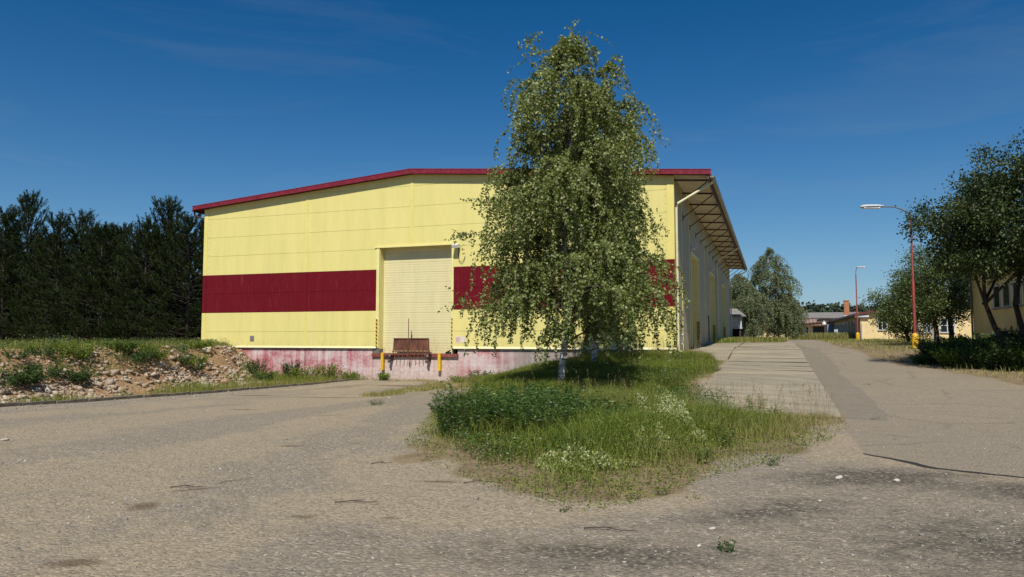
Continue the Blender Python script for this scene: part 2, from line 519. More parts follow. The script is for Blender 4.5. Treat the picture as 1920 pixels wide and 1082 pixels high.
M['grass'] = leaf_mat('grass_blades', (.080, .130, .012), (.205, .250, .028), .65, .34, (.30, .31, .07), attr=('dry', (.34, .27, .12)))
M['hay'] = leaf_mat('mown_grass', (.17, .17, .05), (.36, .33, .13), .7, .25, (.50, .46, .22))
M['cream_flower'] = leaf_mat('cream_blossom', (.34, .38, .12), (.54, .56, .24), .7, .3, (.70, .70, .40), tcol=(1, 1, .9))
M['yellow_flower'] = leaf_mat('yellow_blossom', (.60, .55, .04), (.78, .70, .08), .7, .3)
M['hill_leaf'] = leaf_mat('far_wood', (.014, .026, .010), (.030, .046, .016), .8, .05, (.045, .06, .022))
def bark(name, base, mark, sc_=(1, 1, 3), s=6, lo=.55):
    m, t, b = nodes(name)
    n1 = noise(t, coord(t, sc_), s, 6, .6, .4)
    n2 = noise(t, coord(t, (1, 1, .4)), 14, 5)
    c = ramp(t, n1, [(lo - .04, base), (lo + .03, mark)])
    L(t, mix(t, math_(t, 'MULTIPLY', n2, .35), c, tuple(k * .5 for k in base)), b.inputs['Base Color'])
    b.inputs['Roughness'].default_value = .85; bump(t, b, n1, .5, .02)
    return m
M['birch_bark'] = bark('birch_bark', (.66, .63, .56), (.045, .04, .035), (1, 1, 5), 2.6, .54)
M['birch_twig'] = bark('birch_twigs', (.24, .19, .15), (.07, .05, .04))
M['dark_bark'] = bark('dark_bark', (.050, .040, .030), (.022, .018, .014))
M['pine_bark'] = bark('pine_bark', (.045, .034, .026), (.02, .016, .012))
M['stem'] = plain('weed_stem', (.10, .11, .04), .7, .2, 20)
M['dry_stem'] = plain('dry_stalk', (.30, .22, .11), .8, .2, 20)
M['twig'] = plain('dead_twig', (.08, .055, .04), .9, .3, 20)

def stone_mat(name, cols):
    m, t, b = nodes(name)
    g = N(t, 'ShaderNodeNewGeometry')
    n = len(cols)
    c = ramp(t, g.outputs['Random Per Island'], [(i / n, k) for i, k in enumerate(cols)])
    c = mix(t, math_(t, 'MULTIPLY', noise(t, coord(t), 30, 5), .45), c, (.24, .19, .13))
    L(t, c, b.inputs['Base Color']); b.inputs['Roughness'].default_value = .92
    bump(t, b, noise(t, coord(t), 45, 5), .5, .01)
    return m
M['rubble'] = stone_mat('rubble_stone', [(.46, .36, .26), (.54, .45, .35), (.36, .27, .19), (.46, .26, .16), (.62, .55, .45), (.27, .20, .14), (.42, .32, .22), (.36, .26, .18), (.52, .42, .31)])
M['gravel'] = stone_mat('gravel_stone', [(.26, .23, .20), (.42, .39, .34), (.16, .15, .14), (.55, .52, .46), (.33, .29, .23), (.22, .20, .18)])
M['pale_stone'] = stone_mat('pale_stone', [(.66, .62, .54), (.58, .53, .45)])

# ------- ground: one material on every earth and asphalt sheet, driven by what covers the spot
def ground_mat():
    m, t, b = nodes('ground_cover')
    v = coord(t)
    def A(n): return N(t, 'ShaderNodeAttribute', attribute_name=n).outputs['Fac']
    nb = noise(t, v, .55, 7, .62, .8)
    nm = noise(t, v, 3.2, 8, .68, .3)
    nf = noise(t, v, 26, 6, .75)
    vo = N(t, 'ShaderNodeTexVoronoi', feature='F1'); L(t, v, vo.inputs['Vector']); vo.inputs['Scale'].default_value = 34
    vo2 = N(t, 'ShaderNodeTexVoronoi', feature='F1'); L(t, v, vo2.inputs['Vector']); vo2.inputs['Scale'].default_value = 75
    sepc = N(t, 'ShaderNodeSeparateColor'); L(t, vo.outputs['Color'], sepc.inputs[0])
    sepd = N(t, 'ShaderNodeSeparateColor'); L(t, vo2.outputs['Color'], sepd.inputs[0])
    # aggregate: grey stones of all tones
    agg = ramp(t, sepc.outputs[0], [(0, (.090, .083, .072)), (.35, (.155, .142, .122)), (.7, (.215, .198, .168)), (.93, (.30, .275, .235)), (1, (.55, .52, .46))])
    agg2 = ramp(t, sepd.outputs[0], [(0, (.105, .095, .080)), (.6, (.20, .182, .155)), (1, (.34, .31, .265))])
    agg = mix(t, .4, agg, agg2)
    agg = mix(t, .35, agg, ramp(t, nf, [(.32, (.06, .056, .048)), (.5, (.17, .155, .13)), (.66, (.34, .31, .26))]))
    sand = ramp(t, nf, [(.3, (.165, .142, .110)), (.55, (.250, .218, .170)), (.8, (.34, .30, .235))])
    df = math_(t, 'ADD', A('dirt'), math_(t, 'MULTIPLY', math_(t, 'SUBTRACT', math_(t, 'ADD', math_(t, 'MULTIPLY', nb, .5), math_(t, 'MULTIPLY', nm, .5)), .5), 2.6))
    grit = noise(t, v, 8, 6, .8)
    sand = mix(t, .5, sand, ramp(t, math_(t, 'ADD', math_(t, 'MULTIPLY', grit, .5), math_(t, 'MULTIPLY', sepc.outputs[2], .5)), [(.25, (.12, .102, .077)), (.5, (.25, .215, .165)), (.75, (.38, .335, .265))]))
    c = mix(t, ramp(t, df, [(.34, (.04, .04, .04)), (.60, (.9, .9, .9))]), agg, sand)
    # stretches worn down to the dark binder
    dk = math_(t, 'ADD', A('dark'), math_(t, 'MULTIPLY', math_(t, 'SUBTRACT', nm, .5), 1.5))
    tar = ramp(t, sepc.outputs[1], [(0, (.034, .032, .029)), (.55, (.066, .062, .054)), (.9, (.13, .12, .10)), (1, (.26, .24, .20))])
    c = mix(t, ramp(t, dk, [(.40, (0, 0, 0)), (.95, (.85, .85, .85))]), c, tar)
    # older smooth asphalt of the road
    old = mix(t, .45, ramp(t, sepd.outputs[1], [(0, (.12, .108, .090)), (.7, (.205, .185, .155)), (1, (.32, .29, .245))]), ramp(t, nm, [(.3, (.13, .12, .102)), (.7, (.215, .195, .165))]))
    ck = N(t, 'ShaderNodeTexVoronoi', feature='DISTANCE_TO_EDGE'); ck.inputs['Scale'].default_value = .42
    wv = N(t, 'ShaderNodeTexNoise'); wv.inputs['Scale'].default_value = 1.6; wv.inputs['Detail'].default_value = 8; wv.inputs['Roughness'].default_value = .7; L(t, v, wv.inputs['Vector'])
    L(t, mix(t, .34, v, wv.outputs['Color']), ck.inputs['Vector'])
    lin = ramp(t, ck.outputs['Distance'], [(.0, (1, 1, 1)), (.016, (0, 0, 0))])
    old = mix(t, math_(t, 'MULTIPLY', lin, math_(t, 'MULTIPLY', ramp(t, nb, [(.38, (0, 0, 0)), (.5, (1, 1, 1))]), .95)), old, (.035, .032, .028))
    old = mix(t, math_(t, 'MULTIPLY', ramp(t, math_(t, 'ADD', math_(t, 'MULTIPLY', nb, .7), math_(t, 'MULTIPLY', nm, .3)), [(.42, (0, 0, 0)), (.62, (1, 1, 1))]), .55), old, sand)
    old = mix(t, .55, old, ramp(t, nf, [(.30, (.075, .068, .056)), (.5, (.19, .172, .142)), (.68, (.33, .30, .25))]))
    rf = ramp(t, math_(t, 'ADD', A('road'), math_(t, 'MULTIPLY', math_(t, 'SUBTRACT', nm, .5), .9)), [(.35, (0, 0, 0)), (.7, (1, 1, 1))])
    c = mix(t, rf, c, old)
    stf = ramp(t, math_(t, 'ADD', A('strip'), math_(t, 'MULTIPLY', math_(t, 'SUBTRACT', nm, .5), .5)), [(.42, (0, 0, 0)), (.56, (1, 1, 1))])
    c = mix(t, math_(t, 'MULTIPLY', stf, .85), c, mix(t, .5, ramp(t, nm, [(.3, (.105, .10, .088)), (.7, (.18, .168, .145))]), ramp(t, sepd.outputs[1], [(0, (.10, .095, .085)), (1, (.24, .22, .19))])))
    # brown stains
    stn = ramp(t, math_(t, 'ADD', A('stain'), math_(t, 'MULTIPLY', math_(t, 'SUBTRACT', nm, .5), 1.0)), [(.35, (0, 0, 0)), (.75, (1, 1, 1))])
    c = mix(t, math_(t, 'MULTIPLY', stn, .75), c, (.085, .060, .040))
    # soil
    soil = ramp(t, nm, [(.3, (.11, .085, .055)), (.55, (.18, .145, .095)), (.8, (.24, .20, .135))])
    sf = ramp(t, math_(t, 'ADD', A('soil'), math_(t, 'MULTIPLY', math_(t, 'SUBTRACT', nm, .5), .8)), [(.35, (0, 0, 0)), (.65, (1, 1, 1))])
    c = mix(t, sf, c, soil)
    bank = ramp(t, math_(t, 'ADD', math_(t, 'MULTIPLY', nm, .6), math_(t, 'MULTIPLY', nf, .4)), [(.3, (.14, .090, .052)), (.55, (.27, .185, .112)), (.8, (.36, .265, .17))])
    c = mix(t, A('bank'), c, bank)
    c = mix(t, 1.0, c, (1.42, 1.31, 1.14), 'MULTIPLY')
    L(t, c, b.inputs['Base Color']); b.inputs['Roughness'].default_value = .93
    b.inputs['Specular IOR Level'].default_value = .25
    h = math_(t, 'ADD', math_(t, 'MULTIPLY', math_(t, 'SUBTRACT', 1.0, vo.outputs['Distance']), .5), math_(t, 'ADD', math_(t, 'MULTIPLY', nf, .5), math_(t, 'MULTIPLY', nm, 1.6)))
    bump(t, b, h, .9, .03)
    return m
M['ground'] = ground_mat()

# ------- cast concrete slabs, and the smoother asphalt strip beside them
m, t, b = nodes('slab_concrete'); M['slab'] = m
v = coord(t); n1 = noise(t, coord(t, (.35, 1.1, 1)), 1.4, 8, .7, .5); n2 = noise(t, v, 14, 7, .7)
g = N(t, 'ShaderNodeNewGeometry')
c = ramp(t, n1, [(.3, (.18, .15, .10)), (.48, (.32, .27, .18)), (.62, (.50, .41, .26))])
c = mix(t, .4, c, ramp(t, n2, [(.3, (.17, .15, .115)), (.7, (.36, .32, .245))]))
c = mix(t, math_(t, 'MULTIPLY', g.outputs['Random Per Island'], .28), c, (.16, .14, .11))
L(t, c, b.inputs['Base Color']); b.inputs['Roughness'].default_value = .9
bump(t, b, math_(t, 'ADD', n1, n2), .4, .012)
# ------------------------------------------------------------------ ground sheets
def axis(lo, hi, st, far, g=1.13):
    a = list(np.arange(lo, hi + 1e-6, st))
    d = st; x = a[-1]
    while x < far: d *= g; x += d; a.append(x)
    d = st; x = a[0]; pre = []
    while x > -far: d *= g; x -= d; pre.append(x)
    return np.array(pre[::-1] + a)
gx = axis(-20.5, 9.0, .115, 3000)
gy = axis(3.0, 33.0, .115, 3000)
GX, GY = np.meshgrid(gx, gy, indexing='ij')
GZ = hgt(GX, GY)
ISL = [(-2.0, 6.7), (-2.8, 7.1), (-3.6, 8.2), (-4.9, 9.9), (-5.6, 11.5), (-6.4, 14), (-8.3, 19.4), (-12.0, 28), (-12.8, 31.4), (-3.0, 31.4),
       (-3.0, 45), (-1.9, 45), (-1.75, 36), (-1.7, 16.4), (1.25, 16.4), (1.25, 15.3), (.7, 13.0), (-.05, 10.6), (-.9, 8.8), (-1.5, 7.5)]
VERGE = [(40, -10), (14, 6), (9.3, 17.0), (7.0, 22.5), (5.9, 25.5), (4.7, 29.4), (3.7, 36), (3.4, 44), (3.6, 60), (4.2, 75), (5.5, 110), (40, 110)]
FARISL = [(-3.6, 46), (-1.0, 52), (.9, 56), (1.3, 66), (.9, 95), (-8, 105), (-20, 105), (-20, 76), (-3.6, 76)]
jx = (vn1.fbm(GX, GY, 1.1) - .5) * 2.2; jy = (vn2.fbm(GX, GY, 1.1) - .5) * 2.2
in_isl = inpoly(GX + jx, GY + jy, ISL)
in_verge = inpoly(GX + jx * .5, GY + jy * .5, VERGE)
in_far = inpoly(GX, GY, FARISL)
left_green = (GX < -18.75) | (GY > 31.2) & (GX < -1.9)
road_ok = ~in_isl & ~in_verge & ~in_far & ~left_green & (GY < 108) & (GY > -60) & (GX < 40) & (GX > -18.8)
a_soil = np.where(road_ok, 0.0, 1.0)
# soft soil edge
def blur(a, n=2):
    for _ in range(n):
        p = np.pad(a, 1, mode='edge')
        a = (p[1:-1, 1:-1] * 2 + p[:-2, 1:-1] + p[2:, 1:-1] + p[1:-1, :-2] + p[1:-1, 2:]) / 6
    return a
a_soil = blur(a_soil, 5)
# tyre-swept dirt: bands fanning out from the dock
ang = np.arctan2(GX + 15.5, 36 - GY) * 14 + 2.2 * vn1(GX, GY, 9)
rad = np.hypot(GX + 15.5, GY - 36)
swept = vn2.fbm(ang, rad * .12, .9, 3)
a_dirt = .42 + 1.9 * (swept - .5) + .35 * (vn3.fbm(GX, GY, 2.8) - .5)
def blob(cx, cy, rx, ry, rot=0):
    c, s = math.cos(rot), math.sin(rot)
    u = ((GX - cx) * c + (GY - cy) * s) / rx; v = (-(GX - cx) * s + (GY - cy) * c) / ry
    return np.clip(1 - np.sqrt(u * u + v * v), 0, 1)
# sandy tongue round the tip of the grass island
for cx, cy, rx, ry, ro in [(-1.3, 7.3, 1.8, 1.0, .5), (-.2, 9.3, 2.0, .8, .95), (.9, 12.0, 2.4, .8, 1.2), (-4.2, 7.9, 1.8, 1.1, -.7), (-3.2, 6.3, 1.8, .7, .1)]:
    a_dirt = a_dirt + .75 * blob(cx, cy, rx, ry, ro)
a_dark = np.zeros_like(GX)
for cx, cy, rx, ry, ro, k in [(1.1, 9.4, 2.3, 1.1, .45, 1.25), (2.9, 9.0, 2.8, 1.2, -.1, 1.25), (.0, 7.3, 2.4, .8, .75, 1.0), (-1.2, 5.4, 2.6, .9, .3, 1.0), (1.9, 6.6, 3.2, 2.6, .3, 1.0), (.6, 4.8, 2.6, 1.3, .2, .8),
                           (-5.9, 9.4, 1.5, .9, .3, .55), (-3.4, 5.2, 1.5, .5, .1, .6), (-7.0, 16, 2.0, 5, -.3, .4), (-9.5, 21, 1.5, 7, -.35, .55), (-14.5, 17, 1.2, 6, .0, .5), (-12, 12, 3, .8, .3, .35), (-16.5, 26, 2.0, 3.5, 0, .7), (-10.5, 9.0, 2.0, 1.2, .4, .35)]:
    a_dark = np.maximum(a_dark, k * blob(cx, cy, rx, ry, ro))
a_stain = np.zeros_like(GX)
for cx, cy, rx, ry, ro in [(-5.67, 5.5, .25, .38, .5), (-4.73, 3.97, .4, .22, .4), (-4.0, 5.68, .28, .13, .1), (-3.25, 5.85, .22, .12, 0), (-3.5, 7.5, .6, .12, .25), (-5.8, 6.3, .5, .10, .9), (-5.75, 6.8, .5, .09, 1.2),
                           (-12.5, 15.2, 1.0, .25, .0), (-13.5, 20.5, 2.4, .35, .2), (-11.5, 22.5, 2.0, .3, .4), (-8.9, 13.5, .8, .14, .3), (-14.5, 27.5, 3.2, .8, 0), (-6.6, 9.1, .5, .12, .3), (-16.5, 20.5, 1.8, .4, .3)]:
    a_stain = np.maximum(a_stain, blob(cx, cy, rx, ry, ro) * 1.1)
rx_l = np.interp(GY, [0, 9.4, 9.9, 10.25, 11.1, 13, 16, 40, 2000], [9.5, 4.2, 2.75, 1.83, 1.15, 1.1, 1.3, 1.3, 1.3])
a_road = sstep(0, .12, GX - rx_l) * (GY > 9.0)
# crack line bounds the old road; beneath it y must be above the crack
crack_y = np.interp(GX, [1.1, 1.4, 1.83, 2.3, 2.75, 4.2, 6, 9], [11.3, 11.0, 10.25, 10.05, 9.9, 9.4, 8.7, 7.5])
a_road = np.where(GX > 1.15, sstep(-.02, .10, GY - crack_y - .08 * (vn1(GX, GY, .35) - .5)), 0)
a_strip = sstep(-.04, .04, GX - 1.3) * sstep(-.08, .08, 2.15 + .5 * (vn1.fbm(GX * 0 + 3, GY, 1.5) - .5) - .6 * sstep(35, 50, GY) - GX) * sstep(15.4, 16.6, GY + (GX - 1.3) * .3) * (GY < 52)
me_ = mound_edge(GY)
a_bank = sstep(-.25, .2, me_ - GX) * (1 - sstep(2.8, 4.0, me_ - GX)) * (GY < 31.1)
a_bank = a_bank * np.where(GY < 31, 1, 0)
V = np.stack([GX, GY, GZ], -1).reshape(-1, 3)
nx, ny = len(gx), len(gy)
idx = np.arange(nx * ny).reshape(nx, ny)
Fq = np.stack([idx[:-1, :-1], idx[1:, :-1], idx[1:, 1:], idx[:-1, 1:]], -1).reshape(-1, 4)
fr = (road_ok[:-1, :-1] & road_ok[1:, 1:] & road_ok[1:, :-1] & road_ok[:-1, 1:]).reshape(-1)
AT = dict(soil=a_soil, dirt=a_dirt, dark=a_dark, stain=a_stain, road=a_road, bank=a_bank, strip=a_strip)
def sub(name, sel):
    F = Fq[sel]; used = np.unique(F); remap = np.zeros(len(V), np.int64); remap[used] = np.arange(len(used))
    return mesh_np(name, V[used], remap[F], [M['ground']], smooth=True, attrs={k: a.reshape(-1)[used] for k, a in AT.items()})
tag(sub('ground', ~fr), kind='structure')
tag(sub('road', fr), kind='structure')

# crack where the newer asphalt broke off the old: a low ragged lip
mb = MB()
cx = np.arange(1.15, 6.5, .09)
pts = []
for x in cx:
    y = float(np.interp(x, [1.1, 1.4, 1.83, 2.3, 2.75, 4.2, 6, 9], [11.3, 11.0, 10.25, 10.05, 9.9, 9.4, 8.7, 7.5])) + .13 * (float(vn1(x, 3.3, .4)) - .5) + .06 * (float(vn2(x, 1, .12)) - .5)
    pts.append((x, y))
vs_, fs_ = [], []
for i, (x, y) in enumerate(pts):
    wd = (.010 + .085 * float(vn3(x, 9, .22)) ** 2.2 + .012 * float(vn1(x, 5, .06))) * (1.7 if x < 2.4 else 1.1)
    z = gz(x, y)
    vs_ += [(x, y - wd, z + .004), (x, y + wd, z + .006)]
    if i: k = 2 * i; fs_.append((k - 2, k, k + 1, k - 1))
mb.add(vs_, fs_)
tag(mb.build('road_crack', plain('tar_crack', (.022, .020, .018), .95, .2, 8)), kind='structure')

# concrete slab lane beside the hall
mb = MB()
def slab(x0, x1, y0, y1, lift=.05, th=.14):
    g_ = .022
    dz = rng.normal(0, .010, 4)
    cs = [(x0 + g_, y0 + g_), (x1 - g_, y0 + g_), (x1 - g_, y1 - g_), (x0 + g_, y1 - g_)]
    top = [(x, y, float(hgt(np.array([x]), np.array([y]), False)[0]) + lift + dz[i]) for i, (x, y) in enumerate(cs)]
    mb.add([(x, y, z - th) for x, y, z in top] + top, [(0, 3, 2, 1), (4, 5, 6, 7), (0, 1, 5, 4), (1, 2, 6, 5), (2, 3, 7, 6), (3, 0, 4, 7)])
y = 16.3; joints = []
while y < 52:
    slab(-1.7, 1.3, y, y + 2.0); joints.append(y)
    y += 2.0
mb.cur = 1
for y in joints[1:]:
    pv = None
    for x in np.arange(-1.7, 1.31, .15):
        wd = .008 + .03 * float(vn3(x * 3 + y, y, .5)) ** 2
        z = float(hgt(np.array([x]), np.array([y]), False)[0]) + .062
        cur = ((x, y - wd, z), (x, y + wd, z))
        if pv: mb.add([pv[0], cur[0], cur[1], pv[1]], [(0, 1, 2, 3)])
        pv = cur
mb.cur = 0
y = 31.6
while y < 74:
    slab(-3.55, -1.72, y, y + 3.0, .06)
    y += 3.0
tag(mb.build('concrete_path', [M['slab'], plain('joint_dirt', (.075, .07, .045), .95, .3, 5)]), kind='structure')
# kerb along the foot of the rubble bank
mb = MB()
y = -8.0
while y < 29.6:
    x = -18.75 + rng.normal(0, .012); z = gz(-18.55, y + .5)
    mb.rbox((x, y + .5, z - .03), .05, .492, .12, Matrix.Rotation(rng.normal(0, .012), 3, 'Z') @ Matrix.Rotation(rng.normal(0, .01), 3, 'X'))
    y += 1.0
tag(mb.build('kerb', plain('old_kerb', (.19, .165, .125), .95, .35, 3, bmp=.4, dirt=((.09, .085, .045), .8)), bevel=.01), kind='structure')

# ------------------------------------------------------------------ the warehouse
XL, XR, YF, YB = -28.6, -3.8, 31.2, 75.2
XM = -16.16
def rooftop(x): return 9.62 - .079 * abs(x - XM)
def under(x): return rooftop(x) - .16
ware = thing('warehouse', (XM, 53, 1.1), 'long pale yellow metal warehouse with a dark red band and red roof edge', 'warehouse')
def clip_top(x0, x1, z0, z1):
    """rectangle cut by the sloping roof line; x0..x1 lies on one side of the ridge"""
    if z0 >= max(under(x0), under(x1)): return None
    poly = [(x0, z0), (x1, z0), (x1, z1), (x0, z1)]
    out_ = []
    ins = lambda p: under(p[0]) - p[1]
    for i in range(4):
        p, q = poly[i], poly[(i + 1) % 4]
        a, b_ = ins(p), ins(q)
        if a >= 0: out_.append(p)
        if (a >= 0) != (b_ >= 0):
            k = a / (a - b_); out_.append((p[0] + (q[0] - p[0]) * k, p[1] + (q[1] - p[1]) * k))
    return out_ if len(out_) >= 3 else None
DX0, DX1, DZ0, DZ1 = -17.9, -14.06, .82, 5.93
rows = [1.1, 1.9, 2.9, 3.9, 4.9, 5.9, 6.9, 7.9, 8.9, 9.9]
bays = [XL + .22, -22.1, XM, -10.1, XR - .02]
wallm, bands = MB(), (MB(), MB())
for i in range(len(bays) - 1):
    for j in range(len(rows) - 1):
        x0, x1, z0, z1 = bays[i], bays[i + 1], rows[j] + .005, rows[j + 1] - .005
        spans = [(x0, x1, z0, z1)]
        if z0 < DZ1:
            spans = []
            for (a, b_) in ((x0, min(x1, DX0)), (max(x0, DX1), x1)):
                if b_ - a > .02: spans.append((a, b_, z0, z1))
            if z1 > DZ1 and x1 > DX0 and x0 < DX1: spans.append((max(x0, DX0), min(x1, DX1), DZ1, z1))
        for s_ in spans:
            p = clip_top(*s_)
            if p: (bands[s_[0] > XM] if 2.9 <= z0 < 4.8 else wallm).prism(p, 'y', YF, YF + .12)
for z in np.arange(1.35, 8.0, .33):
    if 2.85 < z < 4.95: continue
    for x in (XL + .32, XR - .34): wallm.box(x - .012, x + .012, YF - .01, YF - .0005, z - .012, z + .012, 1)
front = wallm.build('front_wall', [M['yellow'], M['steel_grey']], ware)
for bd_ in bands: bd_.build('red_band', M['red'], ware)
# dark backing behind the joints
mb = MB()
for a, b_ in ((XL + .05, XM), (XM, XR - .05)):
    for s_ in ((a, b_, DZ1 + .05, 10.0), (a, min(b_, DX0 - .02), 1.12, DZ1 + .05) if b_ == XM else (max(a, DX1 + .02), b_, 1.12, DZ1 + .05)):
        p = clip_top(*s_)
        if p: mb.prism(p, 'y', YF + .09, YF + .22)
mb.build('wall_core', M['steel_brown'], ware)
# cover strips between bays, corner trims
def pieces(name, mat, boxes, parent=ware):
    for bx6 in boxes:
        p = MB(); p.box(*bx6); p.build(name, mat, parent)
pieces('cover_strip', M['strip_yellow'], [q for x in (-22.1, -10.1) for q in ((x - .07, x + .07, YF - .018, YF + .01, 1.16, 2.895), (x - .07, x + .07, YF - .018, YF + .01, 4.905, under(x) - .01))]
       + [(XM - .07, XM + .07, YF - .018, YF + .01, DZ1 + .08, under(XM) - .03)])
pieces('corner_trim', M['strip_yellow'], [(XL, XL + .24, YF - .02, YF + .02, 1.16, 2.895), (XL, XL + .24, YF - .02, YF + .02, 4.905, under(XL) - .02),
       (XR - .26, XR + .02, YF - .02, YF + .02, 1.16, 2.895), (XR - .26, XR + .02, YF - .02, YF + .02, 4.905, under(XR) - .02)])
pieces('band_strip', M['red'], [(x - w0, x + w1, YF - .019, YF + .01, 2.9, 4.9) for x, w0, w1 in ((-22.1, .07, .07), (-10.1, .07, .07), (XL, 0, .24), (XR, .26, .02))])
# drip flashing above the plinth
mb = MB()
for a, b_ in ((XL - .03, DX0 - .12), (DX1 + .12, XR + .04)):
    mb.prism([(YF - .06, 1.08), (YF + .04, 1.08), (YF + .04, 1.18), (YF - .015, 1.175), (YF - .06, 1.10)], 'x', a, b_)
mb.build('drip_flashing', plain('flashing_cream', (.74, .68, .40), .4, .05, 3), ware)
# plinth
mb = MB()
mb.box(XL + .08, DX0 - .35, YF + .05, YF + .4, -1.2, 1.05)
mb.box(DX1 + .3, XR - .05, YF + .05, YF + .4, -1.2, 1.05)
mb.box(DX0 - .35, DX1 + .3, YF + .055, YF + .4, -1.2, .68)
mb.build('plinth', M['plinth'], ware)
mb = MB(); mb.box(XR - .30, XR - .04, YF + .41, YB - .1, -.5, 1.02); mb.build('side_plinth', M['concrete'], ware)
# joint down the plinth
pieces('plinth_joint', M['black'], [(-22.13, -22.10, YF + .046, YF + .06, -.6, 1.05), (-9.0, -8.975, YF + .046, YF + .06, .2, 1.05)])
# left and back walls
mb = MB()
mb.box(XL, XL + .15, YF + .13, YB, .3, under(XL) - .02); mb.box(XL + .16, XR - .16, YB - .2, YB, .3, under(XL) - .05)
mb.build('rear_wall', M['shade_toned_panel'], ware)

# side wall facing the concrete lane: three recessed doorways
side = MB()
SD = [(38.0, 42.0), (50.0, 54.0), (62.0, 66.0)]
ybays = [YF + .02, 34, 37.2, 38.0, 42.0, 46, 50.0, 54.0, 58, 62.0, 66.0, 70, YB]
for i in range(len(ybays) - 1):
    y0, y1 = ybays[i], ybays[i + 1]
    door = (y0, y1) in SD
    for j in range(len(rows) - 1):
        z0, z1 = rows[j] + .006, min(rows[j + 1] - .006, under(XR) - .03)
        if j == 0: z0 = .98
        if z1 <= z0: continue
        if door:
            if z1 < 5.95: continue
            z0 = max(z0, 5.9)
        side.box(XR - .12, XR, y0 + .01, y1 - .01, z0, z1)
side.build('side_wall', M['shade_toned_panel'], ware)
mb = MB()
for y0, y1 in zip(ybays[:-1], ybays[1:]):
    if (y0, y1) not in SD: mb.box(XR - .18, XR - .09, y0 + (.01 if y0 in (42.,54.,66.) else 0), y1 - (.01 if y1 in (38.,50.,62.) else 0), .98, under(XR) - .04)
    else: mb.box(XR - .18, XR - .09, y0, y1, 5.95, under(XR) - .04)
mb.build('side_wall_core', M['steel_brown'], ware)
mb = MB()
pieces('side_cover_strip', M['strip_yellow'], [(XR - .01, XR + .02, y - .06, y + .06, 1.0, under(XR) - .05) for y in (34, 37.2, 46, 58, 70)] + [(XR - .01, XR + .022, YF + .03, YF + .18, 1.0, under(XR) - .05)])
for y0, y1 in SD:
    fr_ = MB()
    fr_.box(XR - .75, XR + .03, y1 - .012, y1 + .10, .9, 5.98); fr_.box(XR - .75, XR + .03, y0 - .10, y0 + .012, .9, 5.98)
    fr_.box(XR - .75, XR + .03, y0 + .013, y1 - .013, 5.9, 6.0)
    f_ = fr_.build('door_frame', M['trim'], ware)
    d_ = MB()
    for k in range(10): d_.box(XR - .80, XR - .76, y0 + .0, y1 - .0, .92 + k * .5 + .004, .92 + (k + 1) * .5 - .004)
    d_.build('side_door', M['shade_toned_panel'], ware)
    h_ = MB(); h_.box(XR - .13, XR + .036, y1 - .024, y1 - .0125, 1.15, 2.5); h_.build('hazard_strip', M['hazard'], ware)
    l_ = MB(); l_.tube([(XR + .02, y0 - .5, 6.05), (XR + .2, y0 - .5, 6.15)], .03); l_.prism([(XR + .12, 6.0), (XR + .38, 6.12), (XR + .36, 6.24), (XR + .14, 6.2)], 'y', y0 - .66, y0 - .34)
    l_.build('wall_lamp', M['lamp_grey'], ware)
# small white handles and gaskets low on the side wall
for y in (33.4, 44.0, 57.0):
    mb = MB(); mb.tube([(XR + .01, y, 1.75), (XR + .06, y, 1.72), (XR + .06, y, 1.35), (XR + .01, y, 1.3)], .028); mb.build('cable_cover', M['white'], ware, True)
mb = MB(); mb.box(XR, XR + .05, 48.3, 48.42, 1.4, 3.0); mb.build('rail', M['black'], ware)

# roof: two slopes of trapezoid sheet on a shallow deck
XE0, XE1, Y0, Y1 = -29.15, -2.25, YF - .32, YB + .3
mb = MB()
mb.prism([(XE0, rooftop(XE0) - .02), (XM, rooftop(XM) - .02), (XE1, rooftop(XE1) - .02), (XE1, rooftop(XE1) - .13), (XM, rooftop(XM) - .13), (XE0, rooftop(XE0) - .13)], 'y', Y0 + .03, Y1)
deck = mb.build('roof', M['roof'], ware)
mb = MB()
for y in np.arange(Y0 + .25, Y1 - .1, .30):
    for a, b_ in ((XE0, XM), (XM, XE1)):
        mb.add([(a, y - .05, rooftop(a) - .02), (a, y + .05, rooftop(a) - .02), (a, y + .025, rooftop(a) + .03), (a, y - .025, rooftop(a) + .03),
                (b_, y - .05, rooftop(b_) - .02), (b_, y + .05, rooftop(b_) - .02), (b_, y + .025, rooftop(b_) + .03), (b_, y - .025, rooftop(b_) + .03)],
               [(0, 1, 5, 4), (1, 2, 6, 5), (2, 3, 7, 6), (3, 0, 4, 7), (0, 3, 2, 1), (4, 5, 6, 7)])
mb.build('roof_rib', M['roof'], ware)
# soffit sheeting under the canopy, and under the front overhang
mb = MB()
mb.prism([(XR + .01, under(XR) - .02), (XE1 - .05, under(XE1) - .02), (XE1 - .05, under(XE1) + .02), (XR + .01, under(XR) + .02)], 'y', YF + .02, YB)
mb.build('soffit', M['soffit'], ware)
# red fascia following the gable
mb = MB()
for y0, y1, dz in ((Y0, Y0 + .026, 0.0),):
    mb.prism([(XE0, rooftop(XE0) + .02), (XM, rooftop(XM) + .02), (XE1 + .02, rooftop(XE1) + .02), (XE1 + .02, rooftop(XE1) - .17), (XM, rooftop(XM) - .19), (XE0, rooftop(XE0) - .17)], 'y', y0, y1)
xs_ = [XE0 + .01, -25, -21.5, -18.5, XM, -12.5, -9, -5.5, XE1 + .01]
mb.prism([(XE0 - .02, rooftop(XE0) + .05), (XM, rooftop(XM) + .055), (XE1 + .04, rooftop(XE1) + .05), (XE1 + .04, rooftop(XE1) + .022), (XM, rooftop(XM) + .022), (XE0 - .02, rooftop(XE0) + .022)], 'y', Y0 - .012, Y0 + .16)
for x in xs_[1:-1]: mb.box(x - .012, x + .012, Y0 - .008, Y0 + .01, rooftop(x) - .165, rooftop(x) + .01)
